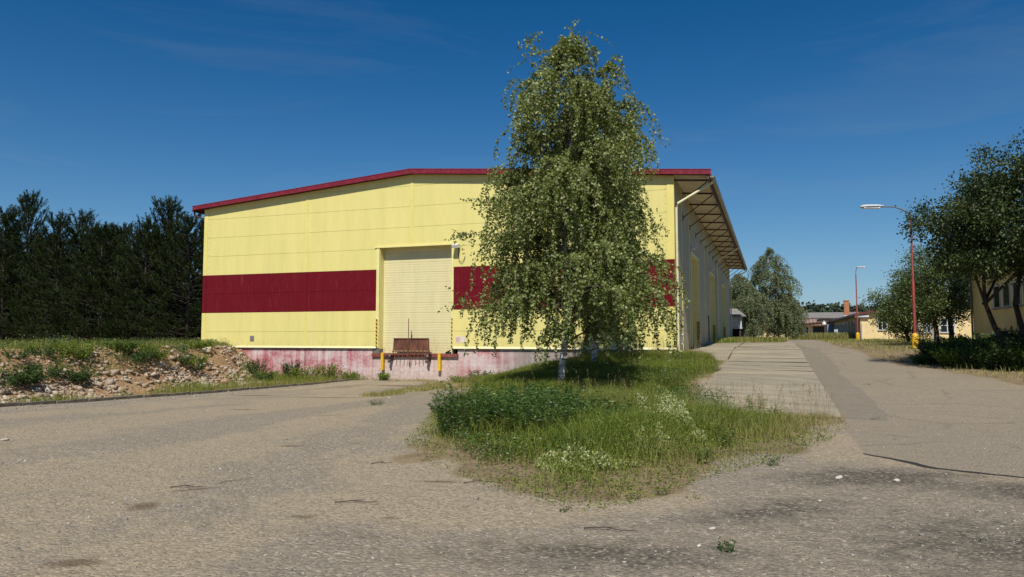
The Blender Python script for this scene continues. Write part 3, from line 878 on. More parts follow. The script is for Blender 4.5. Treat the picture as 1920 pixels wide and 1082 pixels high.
mb.box(XE0 - .015, XE0 + .02, Y0 + .03, Y1, rooftop(XE0) - .16, rooftop(XE0) + .02)
mb.build('fascia', M['redtrim'], ware)
# canopy outer edge: channel purlin and gutter
mb = MB()
mb.box(XE1 - .14, XE1 - .04, Y0 + .05, Y1 - .1, under(XE1) - .20, under(XE1) - .03)
mb.build('edge_purlin', M['steel_brown'], ware)
mb = MB()
mb.prism([(XE1 + .0, under(XE1) + .0), (XE1 + .0, under(XE1) - .13), (XE1 + .13, under(XE1) - .13), (XE1 + .15, under(XE1) + .0), (XE1 + .13, under(XE1) + .0), (XE1 + .12, under(XE1) - .11), (XE1 + .02, under(XE1) - .11), (XE1 + .02, under(XE1) + .0)], 'y', Y0 + .06, Y1 - .05)
mb.build('gutter', M['gutter'], ware)
# brackets: 15 frames of a level beam and a raking strut
for k in range(15):
    y = YF + .35 + k * 3.04
    mb = MB()
    zt = under(XR) - .14
    mb.beam((XR, y, zt), (XE1 - .15, y, under(XE1) - .12), .055, .08)
    mb.beam((XR + .02, y, zt - 1.15), (XE1 - .18, y, under(XE1) - .18), .045, .045)
    mb.box(XR, XR + .03, y - .08, y + .08, zt - 1.3, zt - 1.05)
    mb.build('bracket', M['steel_brown'], ware)
# dried weed growing in the gutter
# downpipes with their swan-neck back to the wall
for y, lo in ((YF + .12, 1.02), (55.6, 1.2), (YB - .1, 1.25)):
    mb = MB()
    zt = under(XE1) - .13
    mb.tube([(XE1 + .07, y + .12, zt), (XE1 + .05, y + .1, zt - .12), (XR + .16, y, zt - .95), (XR + .10, y, zt - 1.12), (XR + .10, y, lo + .1), (XR + .14, y, lo), (XR + .42, y - .02, lo - .06)], .055, 10)
    for z in np.arange(2.2, 7.2, 1.7): mb.tube([(XR + .10, y, z), (XR + .10, y, z + .06)], .064, 10)
    mb.build('downpipe', M['pipe'], ware, True)
# left gutter end and elbow
mb = MB()
mb.prism([(XE0 - .13, rooftop(XE0) - .10), (XE0 - .12, rooftop(XE0) - .24), (XE0 - .01, rooftop(XE0) - .24), (XE0, rooftop(XE0) - .10)], 'y', Y0 + .1, Y1)
mb.tube([(XE0 - .06, YF - .1, rooftop(XE0) - .24), (XE0 - .06, YF - .1, rooftop(XE0) - .42), (XL - .12, YF + .05, rooftop(XE0) - .62), (XL - .07, YF + .25, rooftop(XE0) - .8), (XL - .07, YF + .25, 1.2)], .05, 10)
mb.build('eaves_gutter', M['steel_brown'], ware, True)

# the loading door
mb = MB()
z = DZ0 + .02; k = 0
while z < DZ1 - .02:
    hgt_ = .122
    z1 = min(z + hgt_, DZ1)
    g_ = .006 if k % 4 == 0 else .0015
    mb.add([(x, y, zz) for x in (DX0 + .02, DX1 - .01) for (y, zz) in ((YF + .40, z + g_), (YF + .397, z + hgt_ * .5), (YF + .40, z1 - .002), (YF + .44, z1 - .002), (YF + .44, z + g_))],
           [(0, 1, 2, 3, 4), (9, 8, 7, 6, 5)] + [(i, (i + 1) % 5, 5 + (i + 1) % 5, 5 + i) for i in range(5)])
    z += hgt_; k += 1
rd = mb.build('roller_door', M['cream'], ware)
mb = MB(); mb.box(DX0 + .02, DX1 - .01, YF + .43, YF + .5, DZ0, DZ1); mb.box(DX0 + .02, DX1 - .01, YF + .385, YF + .43, DZ0 - .01, DZ0 + .02); mb.build('door_seal', M['steel_brown'], ware)
mb = MB()
mb.box(DX0 - .16, DX0, YF - .022, YF + .03, 1.1, DZ1 + .02); mb.box(DX0 - .02, DX0 + .018, YF + .031, YF + .45, DZ0, DZ1)
mb.box(DX1, DX1 + .10, YF - .022, YF + .03, 1.1, DZ1 + .02); mb.box(DX1 - .008, DX1 + .02, YF + .031, YF + .45, DZ0, DZ1)
mb.box(DX0 - .26, DX1 + .16, YF - .05, YF + .03, DZ1 + .021, DZ1 + .09); mb.box(DX0, DX1, YF + .031, YF + .45, DZ1, DZ1 + .03)
mb.build('door_frame', M['trim'], ware)
mb = MB(); mb.box(DX0 - .155, DX0 - .06, YF - .032, YF - .0225, 1.12, 2.5); mb.build('hazard_strip', M['hazard'], ware)
mb = MB(); mb.box(DX1 + .0, DX1 + .06, YF - .032, YF - .0225, 1.12, 2.5); mb.build('hazard_strip', M['hazard'], ware)
mb = MB(); mb.box(DX0 - .30, DX0 + .02, YF + .02, YF + .42, .842, 1.06); mb.build('jamb_foot', M['steel_grey'], ware)
mb = MB(); mb.box(DX0 - .35, DX1 + .35, YF - .06, YF + .40, .69, .84); mb.build('dock_beam', M['rustbeam'], ware)
mb = MB(); mb.box(DX1 - .30, DX1 - .02, YF - .02, YF + .1, .842, .93); mb.tube([(DX1 - .25, YF, .9), (DX1 - .05, YF - .02, 1.0)], .035); mb.build('seal_stop', M['black'], ware)
# rusty dock leveller plate standing upright, with its lip bars and lever
lev = MB()
lev.box(-17.0, -15.17, YF - .14, YF - .10, .98, 1.55)
lev.beam((-17.03, YF - .15, .80), (-16.98, YF - .13, 1.55), .04, .05); lev.beam((-15.13, YF - .15, .86), (-15.18, YF - .13, 1.55), .04, .05)
lev.box(-17.0, -15.17, YF - .17, YF - .11, 1.53, 1.57)
for i in range(9):
    x = -16.9 + i * .205
    lev.beam((x, YF - .22, .62), (x, YF - .10, .99), .025, .03)
lev.beam((-17.4, YF - .14, .82), (-15.0, YF - .14, .86), .04, .04); lev.beam((-17.1, YF - .12, .94), (-15.1, YF - .12, .94), .03, .04)
lv = lev.build('dock_leveller', M['rust'], ware)
mb = MB(); mb.beam((-16.16, YF - .26, .55), (-16.19, YF - .20, 2.5), .038, .038); mb.tube([(-16.17, YF - .26, .82), (-16.17, YF - .26, .70)], .05); mb.build('lever_rod', M['rust'], lv)
mb = MB(); mb.beam((-16.06, YF - .17, 1.5), (-16.06, YF - .16, 1.92), .028, .028); mb.build('short_rod', M['rust'], lv)
for x in (-17.28, -15.28):
    mb = MB(); mb.tube([(x - .1, YF - .12, .76), (x + .04, YF - .12, .76)], .085, 10); mb.beam((x + .08, YF - .16, .80), (x + .12, YF - .3, .50), .10, .05)
    mb.prism([(YF + .05, .70), (YF - .34, .70), (YF - .30, .58), (YF + .05, .48)], 'x', x + .03, x + .16)
    mb.build('leveller_hinge', M['steel_brown'], lv)
for x, zb in ((-17.62, -.08), (-14.62, -.2)):
    mb = MB(); mb.box(x - .07, x + .07, YF - .16, YF - .061, .05, .88); mb.box(x - .05, x + .05, YF - .161 + .11, YF + .06, .05, .6)
    mb.build('dock_bumper', M['yellow_paint'], ware, bevel=.01)
# wall lamp beside the door, with its cable loop
mb = MB(); mb.box(-13.82, -13.70, YF - .07, YF, 5.78, 5.92); mb.prism([(YF - .04, 5.80), (YF - .36, 5.74), (YF - .42, 5.88), (YF - .10, 5.98)], 'x', -13.90, -13.62)
mb.build('wall_lamp', M['white'], ware)
mb = MB(); mb.tube([(-13.72, YF - .03, 5.8), (-13.70, YF - .03, 5.35), (-13.66, YF - .05, 5.16), (-13.52, YF - .07, 5.10), (-13.42, YF - .05, 5.22), (-13.38, YF - .02, 5.38)], .013, 6)
mb.build('lamp_cable', M['black'], ware, True)
# vent grille
mb = MB(); mb.box(-25.45, -25.2, YF - .02, YF, 1.42, 1.70)
for k in range(7): mb.box(-25.44, -25.21, YF - .035, YF - .02, 1.44 + k * .037, 1.458 + k * .037)
mb.build('vent_grille', plain('vent_grey', (.33, .31, .28), .6), ware)
# pair of small notices right of the door
mb = MB(); mb.box(-13.85, -13.62, YF - .01, YF - .004, 1.36, 1.66); mb.box(-13.60, -13.38, YF - .01, YF - .004, 1.36, 1.66)
sg = mb.build('notice', plain('notice_white', (.74, .62, .56), .6), ware)
mb = MB()
n_ = 20
for k in range(n_):
    a0, a1 = 2 * math.pi * k / n_, 2 * math.pi * (k + 1) / n_
    mb.add([(-13.735 + r_ * math.cos(a), YF - .013, 1.51 + r_ * math.sin(a)) for r_, a in ((.07, a0), (.09, a0), (.09, a1), (.07, a1))], [(0, 1, 2, 3)])
mb.beam((-13.735, YF - .013, 1.46), (-13.735, YF - .013, 1.56), .014, .004)
mb.build('notice_mark', plain('notice_red', (.45, .08, .05), .6), sg)
# ------------------------------------------------------------------ buildings in the background
def wx(px, Y):
    """world X on the plane Y where column px of the photo looks"""
    return Y * math.tan(math.atan((px - 960) / 1373) - R(19.53))
def window(root, x0, x1, y, z0, z1, nx_=2, nz_=2, axis='y', fw=.05, label=None):
    """window in a wall; axis 'y': wall faces -Y at y; axis 'x': wall faces -X at y(=x)"""
    def bx(m, a0, a1, d0, d1, c0, c1):
        m.box(a0, a1, y + d0, y + d1, c0, c1) if axis == 'y' else m.box(y + d0, y + d1, a0, a1, c0, c1)
    p = MB(); bx(p, x0, x1, -.012, .02, z0, z1)
    win = MB()
    for i in range(nx_ + 1):
        c = x0 + (x1 - x0) * i / nx_; bx(win, c - fw / 2, c + fw / 2, -.045, .0, z0, z1)
    for j in range(nz_ + 1):
        c = z0 + (z1 - z0) * j / nz_; bx(win, x0 + fw / 2, x1 - fw / 2, -.044, .0, c - fw / 2, c + fw / 2)
    w_ = win.build('window', M['frame_white'], root)
    p.build('pane', M['glass'], w_)
    s_ = MB(); bx(s_, x0 - .06, x1 + .06, -.14, .0, z0 - .09, z0 - .03); s_.build('sill', M['concrete'], w_)
    return w_

# low yellow workshop with a lit gable, its long shaded side towards the lane
YG, XG, YG2, XG2 = 97.0, 10.1, 158.0, 29.0
g0 = 1.25
shop = thing('workshop', ((XG + XG2) / 2, 128, g0), 'low yellow rendered workshop with a brown roof, sunlit gable and shaded long side', 'building')
zr = lambda x: 4.40 + .150 * (min(x, 2 * 19.5 - x) - XG)
mb = MB()
mb.prism([(XG, g0 - .5), (XG2, g0 - .5), (XG2, zr(XG2)), (19.5, zr(19.5)), (XG, zr(XG))], 'y', YG, YG + .3)
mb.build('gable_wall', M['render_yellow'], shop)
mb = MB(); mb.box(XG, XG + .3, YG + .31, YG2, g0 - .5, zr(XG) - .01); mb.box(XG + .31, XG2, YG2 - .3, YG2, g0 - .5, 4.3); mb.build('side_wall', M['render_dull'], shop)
mb = MB()
for (a, b_) in ((XG - .7, 19.5), (19.5, XG2 + .5)):
    mb.prism([(a, zr(a) + .02), (b_, zr(b_) + .02), (b_, zr(b_) + .2), (a, zr(a) + .2)], 'y', YG - .5, YG2 + .4)
rf = mb.build('roof', M['roof'], shop)
mb = MB(); mb.prism([(XG - .75, zr(XG - .75) - .08), (19.5, zr(19.5) - .08), (19.5, zr(19.5) + .05), (XG - .75, zr(XG - .75) + .05)], 'y', YG - .53, YG - .505); mb.build('barge_board', M['door_brown'], shop)
mb = MB(); mb.box(XG - .75, XG - .6, YG - .5, YG2, zr(XG - .7) - .1, zr(XG - .7) + .02); mb.build('gutter', M['steel_brown'], shop)
mb = MB(); mb.box(XG - .6, XG + .9, YG - .4, YG - .06, zr(XG) - .35, zr(XG) - .12); mb.build('eaves_box', M['frame_white'], shop)
mb = MB()
cxm, cym = 9.9, 125.0
mb.box(10.25, 10.95, 119, 119.7, 4.3, 7.0); mb.box(10.2, 11.0, 118.95, 119.75, 7.002, 7.15)
ch = mb.build('chimney', M['brick'], rf)
mb = MB(); mb.box(10.15, 11.05, 118.9, 119.8, 4.3, 4.9); mb.build('chimney_flashing', M['frame_white'], rf)
for px0, px1 in ((1647, 1663), (1731, 1746), (1764, 1790)):
    window(shop, wx(px0, YG), wx(px1, YG) , YG, 2.2 if px0 > 1700 else 2.5, 3.8 if px0 > 1700 else 4.3, 2, 2, fw=.09)
mb = MB(); mb.box(wx(1746.5, YG), wx(1757, YG), YG - .08, YG - .01, g0 + .1, 3.9); mb.build('door', M['concrete'], shop)
mb = MB(); mb.box(wx(1714, YG), wx(1719, YG), YG - 1.6, YG - .1, g0, 3.6); mb.build('blue_panel', M['bluegrey'], shop)
# long side: doors and tall dark windows
y = YG + 1.6
kinds = ['d', 'w', 'd', 'd', 'w', 'w', 'w', 'w', 'w', 'w', 'w', 'w']
for k, kd in enumerate(kinds):
    if kd == 'd':
        mb = MB(); mb.box(XG - .04, XG - .002, y, y + 1.6, g0, 3.7); mb.build('door', M['door_brown'], shop)
    else:
        window(shop, y, y + 2.1, XG, 1.9, 3.75, 2, 1, axis='x', fw=.07)
    y += 3.3 if k % 2 else 4.0
mb = MB(); mb.tube([(XG + .2, YG - .1, 3.9), (XG + .12, YG - .12, 3.3), (XG + .1, YG - .12, g0)], .06); mb.build('downpipe', M['lamp_grey'], shop)
# porch frames standing half way along the side
pr = thing('porch', (6.5, 150, g0), 'dark lean-to porch of posts and beams halfway along the workshop side', 'porch')
mb = MB()
for yy in (143, 147, 151, 155):
    mb = MB(); mb.box(5.0, 5.25, yy, yy + .25, g0, 3.9); mb.build('post', M['steel_brown'], pr)
mb = MB(); mb.prism([(4.6, 3.9), (9.9, 4.3), (9.9, 4.5), (4.6, 4.15)], 'y', 142.5, 156); mb.build('porch_roof', M['steel_brown'], pr)
mb = MB(); mb.box(7.3, 9.3, 148.2, 148.4, g0, 3.7); mb.build('porch_screen', M['bluegrey'], pr)
bx_ = thing('entrance_block', (9.2, 137, g0), 'grey-blue boarded entrance box with a white globe lamp on the workshop side', 'porch')
mb = MB(); mb.box(9.0, 10.05, 136.5, 139.0, g0, 4.0); mb.build('boarding', M['bluegrey'], bx_)
mb = MB(); mb.prism([(7.6, 4.35), (10.2, 4.6), (10.2, 4.85), (7.6, 4.75)], 'y', 136, 139.6); mb.build('canopy', M['black'], bx_)
mb = MB()
import bmesh
def ball(name, c, r, mat, parent, seg=14):
    me = bpy.data.meshes.new(name); bm = bmesh.new()
    bmesh.ops.create_uvsphere(bm, u_segments=seg, v_segments=seg // 2 + 2, radius=r)
    bmesh.ops.translate(bm, verts=bm.verts, vec=c)
    for f in bm.faces: f.smooth = True
    bm.to_mesh(me); bm.free(); me.materials.append(mat)
    o = bpy.data.objects.new(name, me); C.objects.link(o); return attach(o, parent)
ball('globe_lamp', (8.5, 135.7, 3.9), .36, M['white'], bx_)
mb = MB(); mb.tube([(8.5, 135.7, 4.1), (8.5, 136.2, 4.6)], .07); mb.build('lamp_stem', M['white'], bx_)
# railing of old posts in front of it
rl = thing('railing', (7.4, 108, g0), 'short grey post railing in the weeds before the workshop side', 'railing')
for yy in (105.5, 107.5, 109.5):
    mb = MB(); mb.box(8.1, 8.25, yy, yy + .15, g0 - .1, 2.7); mb.build('post', M['lamp_grey'], rl)
mb = MB(); mb.box(8.13, 8.22, 105.55, 109.6, 2.3, 2.4); mb.box(8.13, 8.22, 105.55, 109.6, 1.75, 1.83); mb.build('rail', M['lamp_grey'], rl)

# shed range closing the view, behind
YS = 166.0
sh = thing('storage_shed', (7, 172, g0), 'long low storage building with a grey roof above a rusty lower roof', 'building')
mb = MB(); mb.box(-3.0, 16.0, YS, YS + .4, g0 - .4, 4.3); mb.build('front_wall', M['render_yellow'], sh)
mb = MB(); mb.prism([(YS - 1.2, 4.15), (YS + 6, 5.55), (YS + 6, 5.7), (YS - 1.2, 4.3)], 'x', -3.4, 16.4); mb.build('lower_roof', M['rustroof'], sh)
mb = MB(); mb.box(-3.0, 18, YS + 6.05, YS + 6.3, 4, 5.85); mb.build('upper_wall', M['render_dull'], sh)
mb = MB(); mb.prism([(YS + 5.4, 5.75), (YS + 14, 7.1), (YS + 22, 5.8), (YS + 22, 6.0), (YS + 14, 7.3), (YS + 5.4, 5.95)], 'x', -3.6, 18.5); mb.build('upper_roof', M['asbestos'], sh)
for px0, px1 in ((1493, 1500), (1506, 1516)):
    window(sh, wx(px0, YS), wx(px1, YS), YS, 2.4, 3.8, 2, 2, fw=.1)
mb = MB(); mb.box(wx(1478, YS), wx(1483, YS), YS - .07, YS - .01, g0, 3.5); mb.build('door', M['door_brown'], sh)

# little white cabin on stilts behind the hall
cb = thing('cabin', (-4.4, 80.5, g0), 'small white boarded cabin on stilts with a grey hipped roof behind the warehouse', 'cabin')
cy = 79.0
x0, x1 = wx(1350, cy), wx(1391, cy)
mb = MB(); mb.box(x0, x1, cy, cy + 3, 2.67, 3.75)
mb.build('wall', M['wood_white'], cb)
mb = MB(); mb.box(x1 - .24, x1 - .0, cy - .06, cy - .005, 2.68, 3.7); mb.build('corner_board', M['frame_white'], cb)
mb = MB()
xa, xb, ya, yb = x0 - .4, x1 + .45, cy - .4, cy + 3.4
mb.add([(xa, ya, 3.75), (xb, ya, 3.75), (xb, yb, 3.75), (xa, yb, 3.75), (xa, ya, 3.85), (xb, ya, 3.85), (xb, yb, 3.85), (xa, yb, 3.85), (xa + .8, (ya + yb) / 2, 4.65), (xb - 1.0, (ya + yb) / 2, 4.65)],
       [(0, 3, 2, 1), (0, 1, 5, 4), (1, 2, 6, 5), (2, 3, 7, 6), (3, 0, 4, 7), (4, 5, 9, 8), (5, 6, 9), (6, 7, 8, 9), (7, 4, 8)])
mb.build('roof', M['asbestos'], cb)
mb = MB(); mb.box(x0, x1 + .05, cy - .1, cy + 3, 2.5, 2.665); mb.build('floor_beam', M['lamp_grey'], cb)
for x in (x1 - .15, x0 + .1):
    for yy in (cy + .05, cy + 2.8):
        mb = MB(); mb.box(x - .08, x + .08, yy, yy + .16, g0, 2.49); mb.build('stilt', M['steel_brown'], cb)
mb = MB(); mb.box(x0, x1 - .3, cy + 1.2, cy + 1.3, g0 - .1, 2.49); mb.build('hollow_shade', M['dark'], cb)  # black sheet standing in for the shade in the hollow below the floor

# pale house on the right edge, its shaded side to the lane
XH, YH0, YH1 = 10.0, 22.0, 44.3
hs_ = thing('house', (14.5, 33, 1.0), 'pale yellow house at the right edge, shaded wall above a white base', 'house')
mb = MB(); mb.box(XH, XH + 9, YH0, YH1, 1.75, 5.35); mb.build('wall', M['render_olive'], hs_)
mb = MB(); mb.box(XH + .04, XH + 8.96, YH0 + .04, YH1 - .04, .2, 1.745); mb.build('base', M['frame_white'], hs_)
mb = MB(); mb.box(XH - .05, XH - .002, YH0, YH1 + .03, 1.70, 1.79); mb.build('base_trim', M['frame_white'], hs_)
mb = MB()
mb.prism([(XH - .65, 5.36), (XH + 9.65, 5.36), (XH + 4.5, 7.7)], 'y', YH0 - .4, YH1 + .5); mb.build('roof', M['steel_brown'], hs_)
mb = MB(); mb.box(XH - .8, XH - .66, YH0 - .4, YH1 + .5, 5.25, 5.38); mb.box(XH - .64, XH - .02, YH0 - .3, YH1 + .4, 5.31, 5.355); mb.build('eaves', M['render_olive'], hs_)
for yy in (28.5, 34.9, 36.3, 37.8, 39.3):
    window(hs_, yy, yy + 1.0, XH, 3.0, 4.0, 1, 1, axis='x')
mb = MB(); mb.tube([(XH - .7, YH1 - .1, 5.2), (XH - .08, YH1 - .1, 4.7), (XH - .08, YH1 - .1, 1.0)], .05); mb.build('downpipe', M['steel_grey'], hs_)
mb = MB(); mb.box(XH - .02, XH - .001, 37.0, 37.03, 1.8, 5.3); mb.build('wall_joint', M['steel_grey'], hs_)

# ------------------------------------------------------------------ street lamps
def lamp(x, y, top, label, reach, dirn, hd, group='street lamps along the lane'):
    z0 = gz(x, y)
    r = thing('street_lamp', (x, y, z0), label, 'street lamp', group)
    dx, dy = dirn
    mb = MB(); mb.tube([(x, y, z0 - .1), (x, y, z0 + 3.4), (x, y, z0 + 3.42), (x - .0, y, top - .55)], [.075, .07, .055, .042], 12)
    mb.build('pole', M['red_pole'], r, True)
    mb = MB()
    pts = [(x, y, top - .56), (x, y, top - .35)] + [(x + dx * reach * t, y + dy * reach * t, top - .35 + .42 * math.sin(min(1, t * 1.6) * math.pi / 2)) for t in (.12, .3, .55, .8, 1.0)]
    mb.tube(pts, .033, 10); mb.build('arm', M['steel_grey'], r, True)
    ex, ey, ez = pts[-1]
    # lamp head: flattened boat shape
    vs_, fs_ = [], []
    ns, nr = 9, 10
    for i in range(ns + 1):
        t = i / ns
        wv = .5 + .5 * math.sin(min(1, t * 3) * math.pi / 2) ; wv *= math.sqrt(max(.02, 1 - max(0, (t - .7) / .3) ** 2 * .9))
        for k in range(nr):
            a = 2 * math.pi * k / nr
            s_, u = math.cos(a) * .14 * wv * hd, math.sin(a) * (.085 if math.sin(a) > 0 else .07) * wv * hd
            vs_.append((ex + dx * (t * .95 * hd - .12) - dy * s_, ey + dy * (t * .95 * hd - .12) + dx * s_, ez + u + .02 - t * .03))
    for i in range(ns):
        for k in range(nr): fs_.append((i * nr + k, i * nr + (k + 1) % nr, (i + 1) * nr + (k + 1) % nr, (i + 1) * nr + k))
    fs_.append(tuple(range(nr))[::-1]); fs_.append(tuple(ns * nr + k for k in range(nr)))
    mb = MB(); mb.add(vs_, fs_); h = mb.build('lamp_head', M['lamp_grey'], r, True)
    mb = MB()
    c = Vector((ex + dx * .40 * hd, ey + dy * .40 * hd, ez - .05 * hd)); q = Matrix.Rotation(math.atan2(dy, dx), 3, 'Z')
    mb.rbox(c, .33 * hd, .10 * hd, .035, q); mb.build('lamp_glass', M['glass_lamp'], h, bevel=.015)
    mb = MB()
    mb.tube([(x, y, z0 - .1), (x, y, z0 + .55), (x, y, z0 + .72), (x, y, z0 + .78)], [.17, .17, .14, .08], 14)
    mb.build('base_sleeve', M['orange_yellow'], r, True)
    mb = MB(); mb.box(x - .06, x + .06, y - .185, y - .165, z0 + .25, z0 + .5); mb.build('service_hatch', M['yellow_paint'], r)
    return r
lamp(6.88, 42.0, 8.25, 'tall red street lamp with a long white head behind the roadside weeds', 1.55, (-.93, -.36), 1.28)
lamp(7.4, 73.5, 7.95, 'farther red street lamp with a hooked top before the workshop gable', .18, (.95, -.3), .85)

# thin antenna masts behind the workshop
for px, topy, Y, lb in ((1632, 545, 190, 'shorter thin antenna mast rising behind the workshop roof'), (1668, 532, 190, 'taller thin antenna mast rising behind the workshop roof')):
    x = wx(px, Y); z = 1.6 + (633 - topy) / 1370 * Y * .94
    r = thing('antenna_mast', (x, Y, g0), lb, 'mast', 'thin masts behind the workshop')
    mb = MB(); mb.tube([(x, Y, g0), (x, Y, z)], [.10, .05], 6); mb.build('mast', M['steel_grey'], r)
    mb = MB(); mb.tube([(x - .5, Y, g0 + 2.2), (x + .5, Y, g0 + 2.2)], .08, 6); mb.build('crossbar', M['steel_grey'], r)

# ------------------------------------------------------------------ wooded hill on the horizon
hxs = np.linspace(-700, 900, 120); hys = np.linspace(520, 1500, 24)
HX, HY = np.meshgrid(hxs, hys, indexing='ij')
def hillz(x, y):
    ridge = 8 + 10 * vn1.fbm(x, y * .3, 220, 4) + 5 * np.sin(x / 170 + 1.2)
    return 1 + ridge * sstep(520, 700, y) * (1 - .3 * sstep(900, 1500, y))
HZ = hillz(HX, HY)
ii = np.arange(HX.size).reshape(HX.shape)
mh = plain('hill_soil', (.03, .045, .018), .95, .3, .01)
tag(mesh_np('hills', np.stack([HX, HY, HZ], -1).reshape(-1, 3), np.stack([ii[:-1, :-1], ii[1:, :-1], ii[1:, 1:], ii[:-1, 1:]], -1).reshape(-1, 4), [mh], smooth=True), kind='structure')
# ------------------------------------------------------------------ foliage tools
def norm(a): return a / np.maximum(1e-9, np.linalg.norm(a, axis=-1, keepdims=True))
def leaves_mesh(name, P, D, Ls, Ws, mats, parent=None, droop=0.0, r=None, face=None, sh=.42):
    """one folded rhombic leaf (two triangles as a quad) per point; P centres, D axis"""
    r = r or rng
    n = len(P); D = norm(D)
    A = r.normal(size=(n, 3))
    if face is not None: A = A + np.asarray(face) * 1.2
    S = norm(np.cross(D, A)); Nn = np.cross(S, D)
    Ls = np.broadcast_to(Ls, (n,))[:, None]; Ws = np.broadcast_to(Ws, (n,))[:, None]
    base = P; tip = P + D * Ls + np.array([0, 0, -droop]) * Ls
    mid = P + D * Ls * sh - Nn * Ws * .18
    a = mid + S * Ws * .5; b = mid - S * Ws * .5
    V = np.stack([base, a, tip, b], 1).reshape(-1, 3)
    F = np.arange(n * 4).reshape(-1, 4)
    return mesh_np(name, V, F, mats, parent)

def crown_dir(r, n): return norm(r.normal(size=(n, 3)))

def birch(name, label, profile, z_lo, lean, seed, nl=70, group=None, leafL=.062, dens=1.0, strand=1.0, extra=(), far=False, hang=.55, trunk_r=.10, az_noise=.35, az_bias=None):
    """weeping birch: white trunk, rising limbs and hanging leafy strands. profile: [(height, radius)]"""
    r = np.random.default_rng(seed)
    root = thing(name, (0, 0, 0), label, 'birch tree', group)
    zt = profile[-1][0]
    zs, rs = np.array([p[0] for p in profile]), np.array([p[1] for p in profile])
    tr = MB(); tw = MB()
    def axis_pt(z):
        t = z / zt
        return np.array([lean[0] * t ** 1.4 + .08 * math.sin(z * 1.3 + seed), lean[1] * t ** 1.4 + .06 * math.cos(z * 1.1 + seed), z])
    zz = np.concatenate([[-.15, 0.05], np.linspace(.25, zt * .97, 16)])
    tr.tube([axis_pt(z) for z in zz], [trunk_r * 1.35, trunk_r * 1.18] + [max(.012, trunk_r * (1 - .95 * (z / zt) ** .9)) for z in zz[2:]], 12)
    P, D = [], []
    ga = 2.399963
    for i in range(nl):
        f = (i + .5) / nl
        z0 = z_lo * .75 + (zt * .97 - z_lo * .75) * f ** .9
        az = i * ga + r.normal(0, .3)
        # the limb tip reaches the profile at a somewhat greater height
        rise = (.28 + .5 * f) * r.uniform(.6, 1.2)
        zt_tip = min(zt * .995, z0 + rise * 1.6)
        rad = float(np.interp(zt_tip, zs, rs)) * (1 + az_noise * r.normal() * .6) * r.uniform(.62, 1.04)
        if az_bias: rad *= 1 + az_bias[1] * math.cos(az - az_bias[0])
        rad = max(min(rad, float(np.interp(zt_tip, zs, rs)) * 1.12), .12)
        a0 = axis_pt(z0)
        end = axis_pt(zt_tip) + np.array([math.cos(az) * rad, math.sin(az) * rad, r.normal(0, .12)])
        ctrl = a0 * .45 + end * .55 + np.array([0, 0, .30 * rad + .12])
        pts = [a0 * (1 - t) ** 2 + 2 * ctrl * t * (1 - t) + end * t * t + r.normal(0, .02, 3) * (t > 0) for t in np.linspace(0, 1, 7)]
        br = max(.008, trunk_r * .30 * (1 - f * .75))
        tw.tube([tuple(p) for p in pts], [br * (1 - .8 * t) + .003 for t in np.linspace(0, 1, 7)], 5, caps=False)
        ns = int((5 + 11 * rad / 2) * dens)
        for k in range(ns):
            t = r.uniform(.18, 1.0) ** .75
            q = t * 6; qi = min(5, int(q)); p0 = pts[qi] * (1 - (q - qi)) + pts[qi + 1] * (q - qi)
            ln = strand * r.uniform(.35, 1.25) * (.45 + .6 * min(1, rad / 2.2)) * (1 if z0 < zt * .8 else .55)
            out = np.array([math.cos(az), math.sin(az), 0]) * .5 + r.normal(0, .5, 3); out[2] = .28
            out = out / np.linalg.norm(out)
            m = max(3, int(ln / .05))
            # a strand sets off outward and bends to hang
            s = np.linspace(0, 1, m)[:, None]
            dirn = norm(out[None] * (1 - s) ** 1.5 + np.array([0, 0, -1.0])[None] * (s ** .6) * r.uniform(.7, 1.3) + r.normal(0, .10, (m, 3)))
            st = p0 + np.cumsum(dirn * (ln / m), axis=0)
            if st[-1, 2] < z_lo * hang: st = st[st[:, 2] > z_lo * hang]
            if len(st) < 2: continue
            if k % 2 == 0: tw.tube([tuple(p0), tuple(st[len(st) // 2]), tuple(st[-1])], [.006, .004, .0025], 3, caps=False)
            rep = 3 if not far else 2
            for _ in range(rep):
                PP = st + r.normal(0, .028 if not far else .08, st.shape)
                DD = norm(r.normal(size=st.shape) * np.array([1, 1, .5]) + np.array([0, 0, -.75]))
                P.append(PP); D.append(DD)
    for (tip, z0, nlv) in extra:      # stray sprays poking from the outline
        a0 = axis_pt(z0); end = np.array(tip)
        ctrl = (a0 + end) / 2 + np.array([0, 0, .25])
        pts = [a0 * (1 - t) ** 2 + 2 * ctrl * t * (1 - t) + end * t * t for t in np.linspace(0, 1, 8)]
        tw.tube([tuple(p) for p in pts], [.016, .013, .011, .009, .007, .006, .005, .003], 5, caps=False)
        for _ in range(nlv):
            t = r.uniform(.45, 1); q = t * 7; qi = min(6, int(q)); p0 = pts[qi] * (1 - (q - qi)) + pts[qi + 1] * (q - qi)
            m = r.integers(3, 8)
            st = p0 + np.cumsum(np.tile(r.normal(0, .04, 3) + [0, 0, -.030], (m, 1)) + r.normal(0, .01, (m, 3)), axis=0)
            for _ in range(2):
                P.append(st + r.normal(0, .02, st.shape)); D.append(r.normal(size=st.shape) + np.array([0, 0, -.7]))
    P = np.concatenate(P); D = np.concatenate(D)
    tro = tr.build('trunk', M['birch_bark'], root, True)
    tw.build('branches', M['birch_twig'], root, True)
    n = len(P)
    L_ = leafL * r.uniform(.65, 1.2, n)
    leaves_mesh('crown', P, D, L_, L_ * r.uniform(.7, .95, n), [M['birch_leaf_far' if far else 'birch_leaf']], root, r=r)
    print(name, 'leaves', n)
    return root

